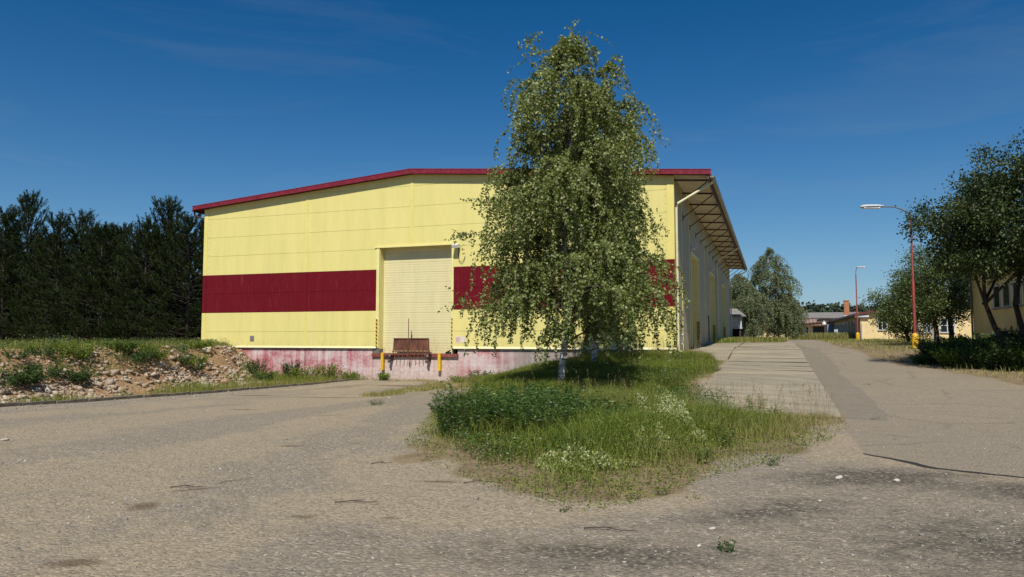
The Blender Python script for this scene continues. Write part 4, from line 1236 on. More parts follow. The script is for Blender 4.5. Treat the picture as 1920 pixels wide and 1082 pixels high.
def place(o, x, y, s=1, rz=0, dz=0):
    o.location = (x, y, gz(x, y) + dz); o.rotation_euler = (0, 0, rz); o.scale = (s, s, s)
    return o

# the two birches in front of the hall
bA = birch('birch_tree', 'nearer white-stemmed birch with drooping leafy branches, tallest in the island',
           [(1.2, 1.0), (1.7, 1.9), (2.6, 2.4), (4.2, 2.25), (5.6, 1.85), (7.0, 1.6), (8.0, 1.3), (8.9, .9), (9.5, .3)], 1.45, (.25, .05), 11, nl=106, dens=1.42, leafL=.078, strand=1.6,
           extra=[((-1.02, -.15, 9.85), 7.6, 26), ((-1.1, -.1, 9.3), 7.4, 14), ((-2.95, -.6, 4.3), 3.6, 40), ((-2.9, .3, 5.4), 4.6, 34), ((-3.25, .2, 2.45), 2.7, 34), ((-2.6, -.7, 2.2), 2.3, 30), ((-2.4, .3, 6.3), 5.2, 22), ((.75, 0, 9.75), 8.4, 16), ((.2, .2, 10.0), 8.8, 12), ((1.35, -.1, 8.7), 7.2, 16)], az_bias=None)
place(bA, -5.25, 18.9)
bB = birch('birch_tree', 'rear white-stemmed birch close to the hall front, crown right of the nearer birch',
           [(1.9, .9), (2.6, 1.7), (3.8, 2.05), (5.5, 1.9), (7.0, 1.6), (8.4, 1.1), (9.2, .7), (9.8, .2)], 2.1, (.35, -.15), 23, nl=92, dens=1.25, leafL=.082, strand=1.4, hang=.80,
           extra=[((2.5, -.2, 8.0), 6.4, 20), ((2.3, .0, 7.4), 6.0, 14), ((2.45, -.4, 4.9), 4.2, 26), ((2.5, -.3, 3.6), 3.3, 26), ((1.7, 0, 9.2), 7.6, 18), ((1.3, 0, 9.6), 8.0, 14)])
place(bB, -5.8, 25.2)
bA['group'] = bB['group'] = 'birches in the island before the warehouse'
# birches at the far end of the lane
for (lb, prof, lean, sd, x, y, z_lo) in (
    ('taller drooping birch beyond the far end of the warehouse, right one of its clump', [(.5, 1.6), (1.5, 2.5), (4, 2.9), (6.5, 2.4), (8.5, 1.7), (9.8, .9), (10.4, .15)], (.5, 0), 31, -.5, 88, .9),
    ('lower rounded birch beyond the far end of the warehouse, left one of its clump', [(.5, 1.9), (1.5, 2.6), (3.5, 2.9), (5.2, 2.4), (6.5, 1.3), (7.1, .2)], (-.3, 0), 32, -3.0, 84, .9),
    ('small birch at the right foot of the far clump, hanging to the grass', [(.4, 1.0), (1.2, 1.5), (2.6, 1.6), (4.2, 1.1), (5.2, .2)], (.2, 0), 33, 1.5, 90, .5)):
    o = birch('birch_tree', lb, prof, z_lo, lean, sd, nl=60, dens=.95, leafL=.125, strand=2.4, far=True, group='birches at the far end of the lane', trunk_r=.13)
    place(o, x, y)

# ------------------------------------------------------------------ pines
def pine(seed, H=9.0, R0=1.9, dens=1.0):
    r = np.random.default_rng(seed)
    root = thing('pine_tree', (0, 0, 0), 'pine', 'pine tree')
    tr = MB(); tr.tube([(0, 0, -.3), (.03, 0, H * .3), (-.04, .03, H * .65), (0, 0, H)], [.12, .09, .055, .02], 8)
    bw = MB(); P, D, Ls = [], [], []
    z = .35; gaz = 0
    def tuft(p, d, n, ln):
        # needles bristle round a shoot pointing along d
        t = r.uniform(0, 1, n)[:, None]
        PP = p + d * t * ln
        DD = norm(norm(r.normal(size=(n, 3))) * .7 + d * 1.1)
        P.append(PP); D.append(DD); Ls.append(r.uniform(.09, .15, n))
    while z < H - .3:
        f = z / H
        nb = r.integers(5, 8)
        for k in range(nb):
            az = gaz + 2 * math.pi * k / nb + r.normal(0, .25)
            rad = R0 * (1.0 - f) ** .62 * r.uniform(.65, 1.12) + .30
            el = .05 + 1.0 * f ** 1.6 + r.normal(0, .12)
            out = np.array([math.cos(az), math.sin(az), 0.])
            p = np.array([0, 0, z]); pts = [p]
            m = max(3, int(rad / .3))
            for j in range(m):
                e = el + .55 * (j / m) ** 1.5
                p = p + (out * math.cos(e) + np.array([0, 0, math.sin(e)])) * rad / m * 1.1 + r.normal(0, .02, 3)
                pts.append(p)
            bw.tube([tuple(q) for q in pts], [.03 * (1 - .8 * j / m) for j in range(len(pts))], 4, caps=False)
            for j in range(1, len(pts)):
                if j / m < .35 and f < .75: continue
                q = pts[j]
                for _ in range(int(3 * dens) + (j == m)):
                    d = norm(out * .4 + r.normal(0, .35, 3) + np.array([0, 0, 1.0]))
                    ln = r.uniform(.25, .5)
                    tuft(q + r.normal(0, .05, 3), d, int(36 * dens), ln)
            d = norm(pts[-1] - pts[-2] + np.array([0, 0, .08]))
            tuft(pts[-1], d, int(55 * dens), r.uniform(.35, .6))
        gaz += .7; z += .42 * r.uniform(.8, 1.15) * (1 if f < .8 else 1.15)
    # leading candle with its whorl
    tuft(np.array([0, 0, H - .65]), np.array([0, 0, 1.]), 130, .9)
    for k in range(5):
        az = k * 1.256 + r.normal(0, .2)
        tuft(np.array([0, 0, H - .5]), norm(np.array([math.cos(az) * .55, math.sin(az) * .55, 1.])), 45, .5)
    tr.build('trunk', M['pine_bark'], root, True); bw.build('branches', M['pine_bark'], root)
    P = np.concatenate(P); D = np.concatenate(D); Ls = np.concatenate(Ls)
    leaves_mesh('crown', P, D, Ls, .020, [M['pine_needle']], root, r=r)
    print('pine', len(P)); return root
protos = [pine(s, H, R_) for s, H, R_ in ((41, 8.6, 2.5), (42, 8.2, 2.7), (43, 9.0, 2.3))]
pk = [children(p) for p in protos]
# front row stands on the plateau left of the hall; a second and third row close the gaps
front_row = []
for px, ty in ((350, 400), (308, 370), (268, 398), (226, 418), (186, 420), (146, 384), (102, 398), (44, 362), (2, 380), (-40, 372), (-90, 380), (-140, 380)):
    y = 34.6 + (len(front_row) % 2) * 1.2
    x = wx(px, y); zc = -x * math.sin(R(19.53)) + y * math.cos(R(19.53))
    front_row.append((x, y, ((633 - ty) * zc / 1362 + 1.6 - 1.05) * .93 / 8.6))
back = [(-33.5 - 2.6 * k, 39 + .8 * (k % 2), .93 + .05 * (k % 3)) for k in range(10)] + [(-36.5 - 3.0 * k, 43 + (k % 2), .96 + .04 * (k % 2)) for k in range(9)]
where = ['front-row pine right beside the left end of the warehouse', 'second front-row pine from the warehouse, with a tall pointed top', 'third front-row pine from the warehouse', 'fourth front-row pine from the warehouse',
         'fifth front-row pine from the warehouse', 'sixth front-row pine from the warehouse, mid-way along the row', 'seventh front-row pine from the warehouse', 'eighth front-row pine from the warehouse', 'ninth front-row pine from the warehouse, fifth from the left of the picture',
         'front-row pine with an open top near the left of the picture', 'tall front-row pine second from the left end', 'front-row pine at the far left end']
GP = 'dark pines in a row left of the warehouse'
for i, (x, y, s) in enumerate(front_row + back):
    k = i % 3
    o = protos[k] if i < 3 else copy_tree(protos[k], None, pk[k])
    s *= 1.0
    o.location = (x, y, gz(x, y) - .05); o.rotation_euler = (0, 0, i * 1.9); ph = (8.6, 8.2, 9.0)[k]; o.scale = (rng.uniform(1.05, 1.25), rng.uniform(1.05, 1.25), s * 8.6 / ph * (1.0 if i < 12 else .93))
    if i < 12: tag(o, where[i], 'pine tree', GP)
    else: tag(o, 'dark pine standing behind the front row, seen only in the gaps', 'pine tree', 'pines behind the front row')

# ------------------------------------------------------------------ broadleaf trees
def broadleaf(name, label, seed, H, Rc, trunk, mat, leafL, nclump, per, cz=.55, rz_=.45, group=None, cat='tree', barkm='dark_bark', tr_r=.14, flat=None, clump_r=.42):
    r = np.random.default_rng(seed)
    root = thing(name, (0, 0, 0), label, cat, group)
    tr = MB(); bw = MB()
    top = trunk[-1]
    tr.tube([tuple(p) for p in trunk], [tr_r * (1.25 - .75 * i / (len(trunk) - 1)) for i in range(len(trunk))], 9)
    P, D = [], []
    cen = np.array([0, 0, H * cz]); ra = np.array([Rc, Rc, H * rz_])
    if flat is not None: cen = np.array(flat[0]); ra = np.array(flat[1])
    # clump centres: shell-weighted points in an ellipsoid, broken by noise
    cs = []
    while len(cs) < nclump:
        u = norm(r.normal(size=3)); rr = r.uniform(.25, 1.0) ** .45
        lump = 1 + .22 * math.sin(u[0] * 5 + seed) * math.cos(u[1] * 4 - seed) + .14 * math.sin(u[2] * 9 + seed)
        cs.append(cen + u * ra * rr * lump)
    cs = np.array(cs)
    limbs = []
    nl = 9
    for i in range(nl):
        tgt = cs[r.integers(len(cs))] * .8 + cen * .2
        st = np.array(trunk[-1 - (i % 3 == 0)]) + r.normal(0, .05, 3)
        ctrl = (st + tgt) / 2 + np.array([0, 0, .25]) + r.normal(0, .15, 3)
        pts = [st * (1 - t) ** 2 + 2 * ctrl * t * (1 - t) + tgt * t * t for t in np.linspace(0, 1, 7)]
        bw.tube([tuple(p) for p in pts], [tr_r * .55 * (1 - .85 * t) for t in np.linspace(0, 1, 7)], 6, caps=False)
        limbs += pts[2:]
    limbs = np.array(limbs)
    for c in cs:
        j = np.argmin(((limbs - c) ** 2).sum(1)); a = limbs[j]
        ctrl = (a + c) / 2 + np.array([0, 0, .08]) + r.normal(0, .06, 3)
        bw.tube([tuple(a), tuple(ctrl), tuple(c)], [.016, .010, .004], 4, caps=False)
        n = int(per * r.uniform(.6, 1.3))
        off = r.normal(size=(n, 3)) * clump_r * np.array([1, 1, .75]) * r.uniform(.45, .75)
        # leaves sit along short shoots inside the clump
        P.append(c + off); D.append(norm(off) * .8 + r.normal(0, .6, (n, 3)) + np.array([0, 0, -.25]))
    P = np.concatenate(P); D = np.concatenate(D)
    keep = P[:, 2] > .25
    P, D = P[keep], D[keep]
    tr.build('trunk', M[barkm], root, True); bw.build('branches', M[barkm], root, True)
    n = len(P); L_ = leafL * r.uniform(.6, 1.2, n)
    leaves_mesh('crown', P, D, L_, L_ * .68, [M[mat]], root, r=r)
    print(name, n)
    return root
# big fruit tree at the right edge, leaning stems
pt = broadleaf('fruit_tree', 'large dark-leaved fruit tree with crooked stems overhanging the right edge of the lane', 51, 8, 4, [(0, 0, -.2), (-.35, .05, .7), (-.75, .1, 1.4), (-1.0, .1, 2.2), (-1.05, 0, 3.1)],
               'pear_leaf', .10, 560, 165, flat=((.55, -1.0, 4.9), (3.25, 3.2, 2.1)), tr_r=.10, cat='fruit tree', clump_r=.36)
place(pt, 7.95, 29.0)
# extra leading stems of the same tree
def more_stems(root, stems):
    mb = MB()
    for pts, r0 in stems: mb.tube(pts, [r0 * (1 - .6 * i / (len(pts) - 1)) for i in range(len(pts))], 7)
    mb.build('stem', M['dark_bark'], root, True).matrix_parent_inverse = Matrix.Identity(4)
more_stems(pt, [([(.05, 0, -.1), (.1, .1, 1.0), (-.1, .2, 2.2), (.2, .3, 3.8), (.4, .3, 5.5)], .12), ([(.1, .1, -.1), (.5, .2, 1.3), (.9, .1, 2.8), (1.1, .2, 4.8)], .10), ([(-1.0, .1, 2.2), (-1.3, .0, 3.2), (-1.9, -.1, 4.0), (-2.6, -.1, 4.8)], .05)])
# young trees by the near lamp
GT = 'young leafy trees between the street lamp and the house'
for (lb, sd, H, Rc, x, y, tl, nc, per, lf) in (
    ('bushy young tree left of the red street lamp, branching from the ground', 61, 4.6, 1.95, 8.75, 56.0, .5, 150, 120, .13),
    ('slim young tree with a thin straight trunk just right of the red street lamp', 62, 5.2, 1.9, 8.5, 45.6, 1.5, 170, 110, .11),
    ('young tree with a forked thick trunk beside the corner of the pale house', 63, 5.5, 1.9, 9.7, 48.0, 1.6, 160, 120, .10)):
    o = broadleaf('young_tree', lb, sd, H, Rc, [(0, 0, -.2), (.03, 0, tl * .5), (-.05, .04, tl), (.05, 0, tl * 1.5)], 'apple_leaf', lf, nc, per, cz=.60 if tl > 1 else .52, rz_=.40 if tl > 1 else .48, group=GT, tr_r=.13)
    place(o, x, y)

# ------------------------------------------------------------------ shrubs, weeds
def shrub(name, label, seed, h, rad, nstem, leafL, leafW, mat, gap=.035, group=None, cat='shrub', spread=1.0, low=.12, up=.35, stemm='stem', rep=1):
    r = np.random.default_rng(seed)
    root = thing(name, (0, 0, 0), label, cat, group)
    st = MB(); P, D = [], []
    for i in range(nstem):
        a = r.uniform(0, 2 * math.pi); q = math.sqrt(r.uniform(0, 1)) * rad * .62
        b = np.array([math.cos(a) * q, math.sin(a) * q, -.03])
        hh = h * r.uniform(.55, 1.08) * (1 - .35 * (q / rad) ** 2)
        lean_ = np.array([math.cos(a), math.sin(a), 0]) * spread * rad * r.uniform(.1, .55) + np.append(r.normal(0, .08, 2) * rad, 0)
        m = max(4, int(hh / gap)); t = np.linspace(0, 1, m)[:, None]
        pts = b + lean_ * t ** 1.5 + np.array([0, 0, hh]) * t - np.array([0, 0, .15 * hh]) * t ** 3 * r.uniform(0, 1)
        if i % 2 == 0: st.tube([tuple(pts[0]), tuple(pts[m // 2]), tuple(pts[-1])], [.006, .004, .002], 3, caps=False)
        sel = pts[(t[:, 0] > low)]
        for _ in range(rep):
            d = r.normal(size=sel.shape); d[:, 2] = np.abs(d[:, 2]) * .3 + up
            P.append(sel + r.normal(0, .012, sel.shape)); D.append(d)
    P = np.concatenate(P); D = np.concatenate(D); n = len(P)
    L_ = leafL * r.uniform(.6, 1.2, n)
    st.build('stems', M[stemm], root)
    leaves_mesh('foliage', P, D, L_, leafW * r.uniform(.7, 1.2, n), [M[mat]], root, droop=.25, r=r)
    return root
# dark willowy bushes on the near left side of the island
GW = 'dark willow bushes on the left flank of the island'
wl = [(-4.45, 10.6, .82, .70, 'willow bush at the left tip of the island, long arching shoots over the gravel'), (-4.1, 11.6, .82, .85, 'middle dark willow bush of the island, behind the leftmost one'),
      (-3.35, 10.7, .82, .80, 'dark willow bush right of the leftmost one, nearest the camera'), (-3.9, 13.0, .70, .9, 'farther dark willow bush before the nearer birch'),
      (-2.95, 12.2, .58, .75, 'dark willow bush below the nearer birch, right end of the willow group'), (-5.0, 12.3, .42, .6, 'low willow bush on the gravel edge, left rear of the group')]
for i, (x, y, h, rd_, lb) in enumerate(wl):
    o = shrub('willow_bush', lb, 70 + i, h, rd_, 150, .085, .016, 'willow_leaf', gap=.022, group=GW, rep=2); place(o, x, y)
# weeds at the foot of the plinth
GF = 'weedy bushes at the foot of the loading dock wall'
for i, (x, y, h, rd_, m_, lb) in enumerate([(-24.1, 30.0, .95, .75, 'weed_dark', 'dark leafy bush at the foot of the rubble by the plinth'), (-23.0, 29.3, .5, .8, 'weed_leaf', 'low weeds right of the first dark bush by the plinth'),
        (-21.9, 29.9, .95, .55, 'weed_dark', 'upright dark weed under the joint in the plinth'), (-21.1, 29.8, .7, .8, 'weed_leaf', 'spreading green weed right of the plinth joint'),
        (-20.0, 30.1, .85, .75, 'weed_leaf', 'rounded light green weed left of the loading door'), (-19.0, 30.5, .45, .6, 'weed_leaf', 'thin low weed ending the row left of the loading door'),
        (-22.3, 28.4, .45, .55, 'weed_dark', 'low dark weed at the kerb before the plinth joint'), (-13.2, 30.4, .35, .6, 'weed_leaf', 'low weed under the right bumper of the dock'),
        (-12.2, 30.1, .6, .6, 'weed_dark', 'leafy weed at the plinth just left of the island grass'), (-17.3, 30.7, .38, .3, 'weed_leaf', 'thin weed under the left bumper of the dock')]):
    o = shrub('weed_bush', lb, 90 + i, h, rd_, 70, .09, .05, m_, gap=.05, group=GF, cat='weed', rep=2); place(o, x, y)
# rank weeds along the right verge beneath the fruit tree
GR = 'rank weeds along the right verge'
k = 0
vpos = [(6.15, 29.6, .75, .9), (6.9, 28.9, .95, 1.0), (7.6, 28.2, 1.1, 1.1), (8.5, 27.6, 1.1, 1.1), (9.3, 26.6, 1.1, 1.1), (7.0, 30.4, 1.0, 1.1), (8.1, 29.8, 1.15, 1.1), (9.2, 29.2, 1.2, 1.1), (6.0, 31.2, .8, .9), (7.2, 32.2, 1.05, 1.1), (8.6, 31.6, 1.2, 1.2), (6.4, 33.4, .9, 1.0), (7.9, 34.0, 1.1, 1.2), (9.3, 33.4, 1.3, 1.1), (5.4, 30.6, .45, .7)]
vl = ['at the left end nearest the road', 'second along the road edge', 'third along the road edge', 'fourth along the road edge, under the fruit tree', 'farthest right under the fruit tree', 'second row, left part', 'second row beside the fruit tree stems', 'second row against the house', 'left end of the back rows', 'third row centre', 'third row by the house wall', 'left end of the hindmost row', 'hindmost row centre', 'hindmost, below the house', 'low one by the asphalt']
vproto = [shrub('weed_bush', 'w', 110 + i, 1.0, 1.0, 130, .10, .055, mm, gap=.045, cat='weed', rep=2) for i, mm in enumerate(('weed_leaf', 'weed_dark', 'weed_dark'))]
vkids = [children(p) for p in vproto]
for i, (x, y, h, rd_) in enumerate(vpos):
    kk = i % 3 if i != 0 else 0
    o = vproto[i] if i < 3 else copy_tree(vproto[kk], None, vkids[kk])
    place(o, x, y, 1, i * 1.3); o.scale = (rd_, rd_, h)
    tag(o, 'rank weed bush on the right verge, ' + vl[i], 'weed', GR)
# ------------------------------------------------------------------ grass and ground cover (stuff)
def scatter(poly, n, r, dens=None):
    xs = np.array([p[0] for p in poly]); ys = np.array([p[1] for p in poly])
    X = r.uniform(xs.min(), xs.max(), n * 2); Y = r.uniform(ys.min(), ys.max(), n * 2)
    k = inpoly(X, Y, poly); X, Y = X[k], Y[k]
    if dens is not None:
        d = dens(X, Y); k = r.uniform(0, 1, len(X)) < d; X, Y = X[k], Y[k]
    return X[:n], Y[:n]
def blades(name, X, Y, H, W, r, mat, dry=None, bend=.35, Z=None):
    n = len(X); Z = hgt(X, Y) if Z is None else Z
    a = r.uniform(0, 2 * np.pi, n); lx = np.cos(a); ly = np.sin(a)
    b = bend * r.uniform(.2, 1.3, n) * H
    fa = a + np.pi / 2 + r.normal(0, .5, n); sx, sy = np.cos(fa) * W / 2, np.sin(fa) * W / 2
    z0 = Z - .01
    V = np.stack([np.stack([X - sx, Y - sy, z0], -1), np.stack([X + sx, Y + sy, z0], -1),
                  np.stack([X + sx * .8 + lx * b * .3, Y + sy * .8 + ly * b * .3, z0 + H * .6], -1), np.stack([X - sx * .8 + lx * b * .3, Y - sy * .8 + ly * b * .3, z0 + H * .6], -1),
                  np.stack([X + lx * b, Y + ly * b, z0 + H * (1 - .12 * bend)], -1)], 1).reshape(-1, 3)
    i = np.arange(n) * 5
    F4 = np.stack([i, i + 1, i + 2, i + 3], -1); F3 = np.stack([i + 3, i + 2, i + 4], -1)
    d = np.repeat(np.zeros(n) if dry is None else dry, 5)
    o = mesh_np(name, V, [F4, F3], [M[mat]], attrs={'dry': d})
    return tag(o, kind='stuff')
r6 = np.random.default_rng(66)
def edged(x, y, poly, skip_far=27.0):
    """distance to the outline of a polygon"""
    d = np.full(np.shape(x), 1e9)
    for i in range(len(poly)):
        (x0, y0), (x1, y1) = poly[i], poly[(i + 1) % len(poly)]
        if min(y0, y1) > skip_far: continue
        t = np.clip(((x - x0) * (x1 - x0) + (y - y0) * (y1 - y0)) / ((x1 - x0) ** 2 + (y1 - y0) ** 2), 0, 1)
        d = np.minimum(d, np.hypot(x - x0 - t * (x1 - x0), y - y0 - t * (y1 - y0)))
    return d
ISLG = [(-1.9, 7.0), (-2.9, 7.5), (-3.9, 9.0), (-4.8, 10.2), (-5.5, 12), (-6.3, 14.3), (-8.2, 19.6), (-11.9, 28), (-12.8, 31.2), (-3.9, 31.2), (-2.8, 31.5), (-1.85, 31), (-1.75, 22), (-1.75, 16.3), (1.15, 16.2), (1.0, 14.9), (.5, 12.9), (-.2, 10.9), (-1.0, 9.2), (-1.4, 8)]
ISLG = [(a_ + (0 if b_ > 27 else .35 * np.sign(a_ + 3) * (b_ < 16)), b_ - (.45 if b_ < 13 else 0)) for a_, b_ in ISLG]
def front_dist(x, y):   # 0 at the bare rim, 1 well inside
    e = edged(x, y, ISLG) + 1.1 * (vn2.fbm(x, y, 1.3) - .5)
    lim = np.where(y > 17, .7, np.where(x > -1.6, 1.9, np.where(y < 10, 2.2, 1.2)))
    return np.clip(e / lim, 0, 1) ** 1.2
def dn(x, y):
    f = front_dist(x, y)
    return np.clip((.10 + .9 * vn1.fbm(x, y, .9)) * (.06 + 1.5 * f) * sstep(.30, .55, vn3(x, y, .5) + f * .5), 0, 1) * np.where(y > 22, .75, 1)
def hh(x, y):
    f = front_dist(x, y)
    h = .045 + .34 * f - .08 * sstep(15, 20, y) + .06 * sstep(26, 29, y)
    return h * (.25 + 1.4 * vn2.fbm(x, y, 1.3))
X, Y = scatter(ISLG, 230000, r6, dn)
H = hh(X, Y) * r6.uniform(.5, 1.25, len(X))
dry = np.clip((vn3.fbm(X, Y, 1.9) - .40) * 1.5 + (1 - front_dist(X, Y)) * .42 + r6.normal(0, .12, len(X)), 0, .95) * (1 - .75 * sstep(17, 22, Y))
g1 = blades('grass', X, Y, H, .0065 + .003 * sstep(14, 28, Y), r6, 'grass', dry, bend=.8)
tag(g1, 'tall unmown grass covering the island under the birches', kind='stuff')
# short turf over the road island rims and sparse tufts on the gravel
# leafy ground herbs among the grass
def herbs(name, X, Y, Hs, L_, W_, mat, r, lay=(.15, 1.0), Z=None, label=None):
    n = len(X); Z = hgt(X, Y) if Z is None else Z
    P = np.stack([X, Y, Z + Hs * r.uniform(lay[0], lay[1], n)], -1)
    D = r.normal(size=(n, 3)); D[:, 2] = np.abs(D[:, 2]) * .5 + .15
    o = leaves_mesh(name, P, D, L_ * r.uniform(.6, 1.3, n), W_ * r.uniform(.6, 1.3, n), [M[mat]], None, droop=.2, r=r)
    return tag(o, label, kind='stuff')
X, Y = scatter(ISLG, 300000, r6, lambda x, y: np.clip((vn2.fbm(x, y, 1.0) - .30) * 3.2, 0, 1) * (.25 + .8 * front_dist(x, y)))
herbs('herb_cover', X, Y, hh(X, Y) * .85, .034, .019, 'weed_leaf', r6, label='low leafy herbs mixed into the island grass')
# taller herbs in the heart of the island
X, Y = scatter([(-4.2, 9.4), (-3.4, 8.5), (-2.2, 9.0), (-1.9, 10.5), (-.9, 12.2), (.2, 14.2), (-.5, 16.5), (-2.2, 19), (-2.2, 28), (-9, 29), (-7, 20), (-5, 14)], 110000, r6, lambda x, y: np.clip((vn1.fbm(x, y, .9) - .40) * 4, 0, 1))
herbs('herb_thicket', X, Y, (.14 + .24 * vn3(X, Y, 1.1)), .045, .024, 'willow_leaf', r6, label='taller leafy herbs in the heart of the island')
# cream blossom: bedstraw cushions, each a plant
def flower_cushion(x, y, rx, ry, rot, h, n, label, mat='cream_flower'):
    z0 = gz(x, y)
    root = thing('flower_cushion', (x, y, z0), label, 'flowers', 'cream blossoming cushions in the island')
    u = np.sqrt(r6.uniform(0, 1, n)); a = r6.uniform(0, 2 * np.pi, n)
    lx, ly = u * np.cos(a) * rx, u * np.sin(a) * ry
    X = x + lx * math.cos(rot) - ly * math.sin(rot); Y = y + lx * math.sin(rot) + ly * math.cos(rot)
    br = np.clip((vn1(X * 3, Y * 3, .35) - .25) * 1.6, .1, 1)
    Z = hgt(X, Y) + h * (1 - u ** 2 * .7) * br * r6.uniform(.55, 1.1, n)
    P = np.stack([X, Y, Z], -1); D = r6.normal(size=(n, 3)); D[:, 2] = np.abs(D[:, 2]) + .6
    leaves_mesh('blossom', P, D, r6.uniform(.018, .036, n), r6.uniform(.015, .028, n), [M[mat]], root, r=r6)
    m = n // 2
    P2 = P[:m] * 1.0; P2[:, 2] -= r6.uniform(.02, .16, m) * h / .25
    leaves_mesh('foliage', P2, r6.normal(size=(m, 3)) + [0, 0, .8], r6.uniform(.03, .06, m), .012, [M['weed_leaf']], root, r=r6)
def at(px, py, z=0.0):
    xo, yo = px - 960, 541 - py
    th = R(3.84); f = 1370
    fw = f * math.cos(th) - yo * math.sin(th); up = f * math.sin(th) + yo * math.cos(th)
    s = R(19.53); dx = xo * math.cos(s) - fw * math.sin(s); dy = xo * math.sin(s) + fw * math.cos(s)
    t = (z - 1.6) / up
    return dx * t, dy * t
flower_cushion(-2.28, 8.75, .50, .34, .2, .27, 2600, 'broad cream blossoming cushion at the front rim of the island')
flower_cushion(-1.55, 9.9, .38, .26, .3, .40, 2400, 'small cream blossoming cushion behind the front one, right side')
flower_cushion(-2.15, 10.4, .42, .24, .1, .52, 1800, 'pale loose blossom patch in the middle of the island')
flower_cushion(-1.75, 12.3, 1.6, .28, -1.05, .68, 8000, 'long streak of cream blossom running across the island toward the slab')
flower_cushion(-1.7, 8.95, .18, .12, .1, .12, 250, 'tiny cream blossom tuft beside the broad front cushion')
# bank and plateau: weeds over the top of the rubble bank
BANK = [(-21.6, 4), (-19.4, 4), (-20.0, 12), (-21.0, 19), (-22.8, 25), (-25.4, 30.2), (-28.6, 31.0), (-30, 33), (-60, 36), (-60, 4)]
def bd(x, y): return np.clip((vn1.fbm(x, y, 1.6) - .30) * 3, .05, 1) * (1 - sstep(-29, -50, x) * .6) * (.12 + .88 * sstep(.7, 1.35, mound_edge(y) - x + .9 * (vn3.fbm(x, y, 1.5) - .5)))
X, Y = scatter(BANK, 120000, r6, bd)
tag(blades('grass', X, Y, r6.uniform(.10, .42, len(X)), .014, r6, 'grass', np.clip(vn2.fbm(X, Y, 2) - .35, 0, .6)), 'green weeds and grass over the top of the rubble bank', kind='stuff')
X, Y = scatter(BANK, 170000, r6, lambda x, y: bd(x, y) * np.clip((vn3.fbm(x, y, .9) - .3) * 3, 0, 1) * (.15 + 1.0 * sstep(-34, -24, x)))
herbs('herb_cover', X, Y, .12 + .42 * vn1(X, Y, .8), .07, .04, 'weed_dark', r6, label='dark leafy herbs over the top of the rubble bank')
X, Y = scatter(BANK, 2600, r6, lambda x, y: sstep(.45, .62, vn2(x, y, 2.4)) * (y > 14))
herbs('yellow_flowers', X, Y, .42 + 0 * X, .035, .03, 'yellow_flower', r6, lay=(.8, 1.2), label='scattered yellow flowers on the rubble bank')
# strip between the kerb and the rubble, and at the plinth foot
STRIP = [(-18.85, 5), (-18.85, 29.6), (-17.9, 31.2), (-25.2, 31.2), (-24.2, 29.2), (-22.4, 26.6), (-20.6, 20), (-19.7, 12), (-19.2, 5)]
X, Y = scatter(STRIP, 34000, r6, lambda x, y: np.clip((vn3.fbm(x, y, 1.2) - .42) * 4, .02, 1))
tag(blades('grass', X, Y, r6.uniform(.08, .36, len(X)) * (.6 + .8 * vn1(X, Y, 1.2)), .012, r6, 'grass', np.clip(vn2.fbm(X, Y, 1.1) - .3, 0, .7)), 'ragged grass between the kerb and the rubble', kind='stuff')
X, Y = scatter(STRIP, 22000, r6, lambda x, y: np.clip((vn1.fbm(x, y, 1.0) - .45) * 4, 0, 1) * (.2 + .8 * sstep(22, 27, y)))
herbs('herb_cover', X, Y, .08 + .26 * vn3(X, Y, .8), .055, .03, 'weed_leaf', r6, label='leafy herbs between the kerb and the rubble')
# thin grass in front of the dock and along the yard edges
BC = [(x_, y_) for x_, y_ in zip(r6.uniform(-22.6, -20.2, 36), r6.uniform(8, 26.5, 36))]
for i, (x, y) in enumerate(BC):
    x = float(mound_edge(y)) - r6.uniform(.9, 2.2)
    proto_ = 'weed_dark' if i % 3 else 'weed_leaf'
    if i < 3: o = shrub('weed_clump', 'w', 300 + i, .42, .5, 60, .075, .045, proto_, gap=.04, cat='weed', rep=2); BCP = (BCP if i else []) + [o]
    else: o = copy_tree(BCP[i % 3], None, children(BCP[i % 3]))
    place(o, x, y, 1, i * 2.1); s_ = r6.uniform(.8, 1.5); o.scale = (s_, s_ * 1.1, s_ * r6.uniform(.6, 1.0))
    tag(o, 'low green weed clump growing on the upper slope of the rubble bank', 'weed', 'weed clumps on the upper slope of the rubble bank')
DOCK = [(-18.4, 31.2), (-12.6, 31.2), (-11.8, 28), (-8.6, 20.2), (-9.0, 20.4), (-12.6, 27.0), (-13.6, 29.6), (-18.6, 30.5)]
X, Y = scatter(DOCK, 14000, r6, lambda x, y: np.clip((vn2.fbm(x, y, .9) - .3) * 2.5, 0, 1))
tag(blades('grass', X, Y, r6.uniform(.04, .18, len(X)), .012, r6, 'grass', np.clip(.3 + .6 * vn2.fbm(X, Y, 1), 0, .9)), 'thin dry grass in front of the loading dock', kind='stuff')
# thin line of tufts crossing the yard before the dock
TL = [(-16.4, 19.5), (-15.2, 19.8), (-13.3, 26.5), (-14.5, 27)]
X, Y = scatter([(-12.9, 21.2), (-11.9, 21.0), (-12.2, 26.6), (-13.6, 29.2), (-14.0, 28.6)], 3800, r6, lambda x, y: np.clip((vn1.fbm(x, y, .7) - .35) * 4, 0, 1))
tag(blades('grass', X, Y, r6.uniform(.04, .20, len(X)), .012, r6, 'grass', np.clip(.25 + .5 * vn2.fbm(X, Y, .6), 0, .8)), 'line of tufts between the wheel tracks before the dock', kind='stuff')
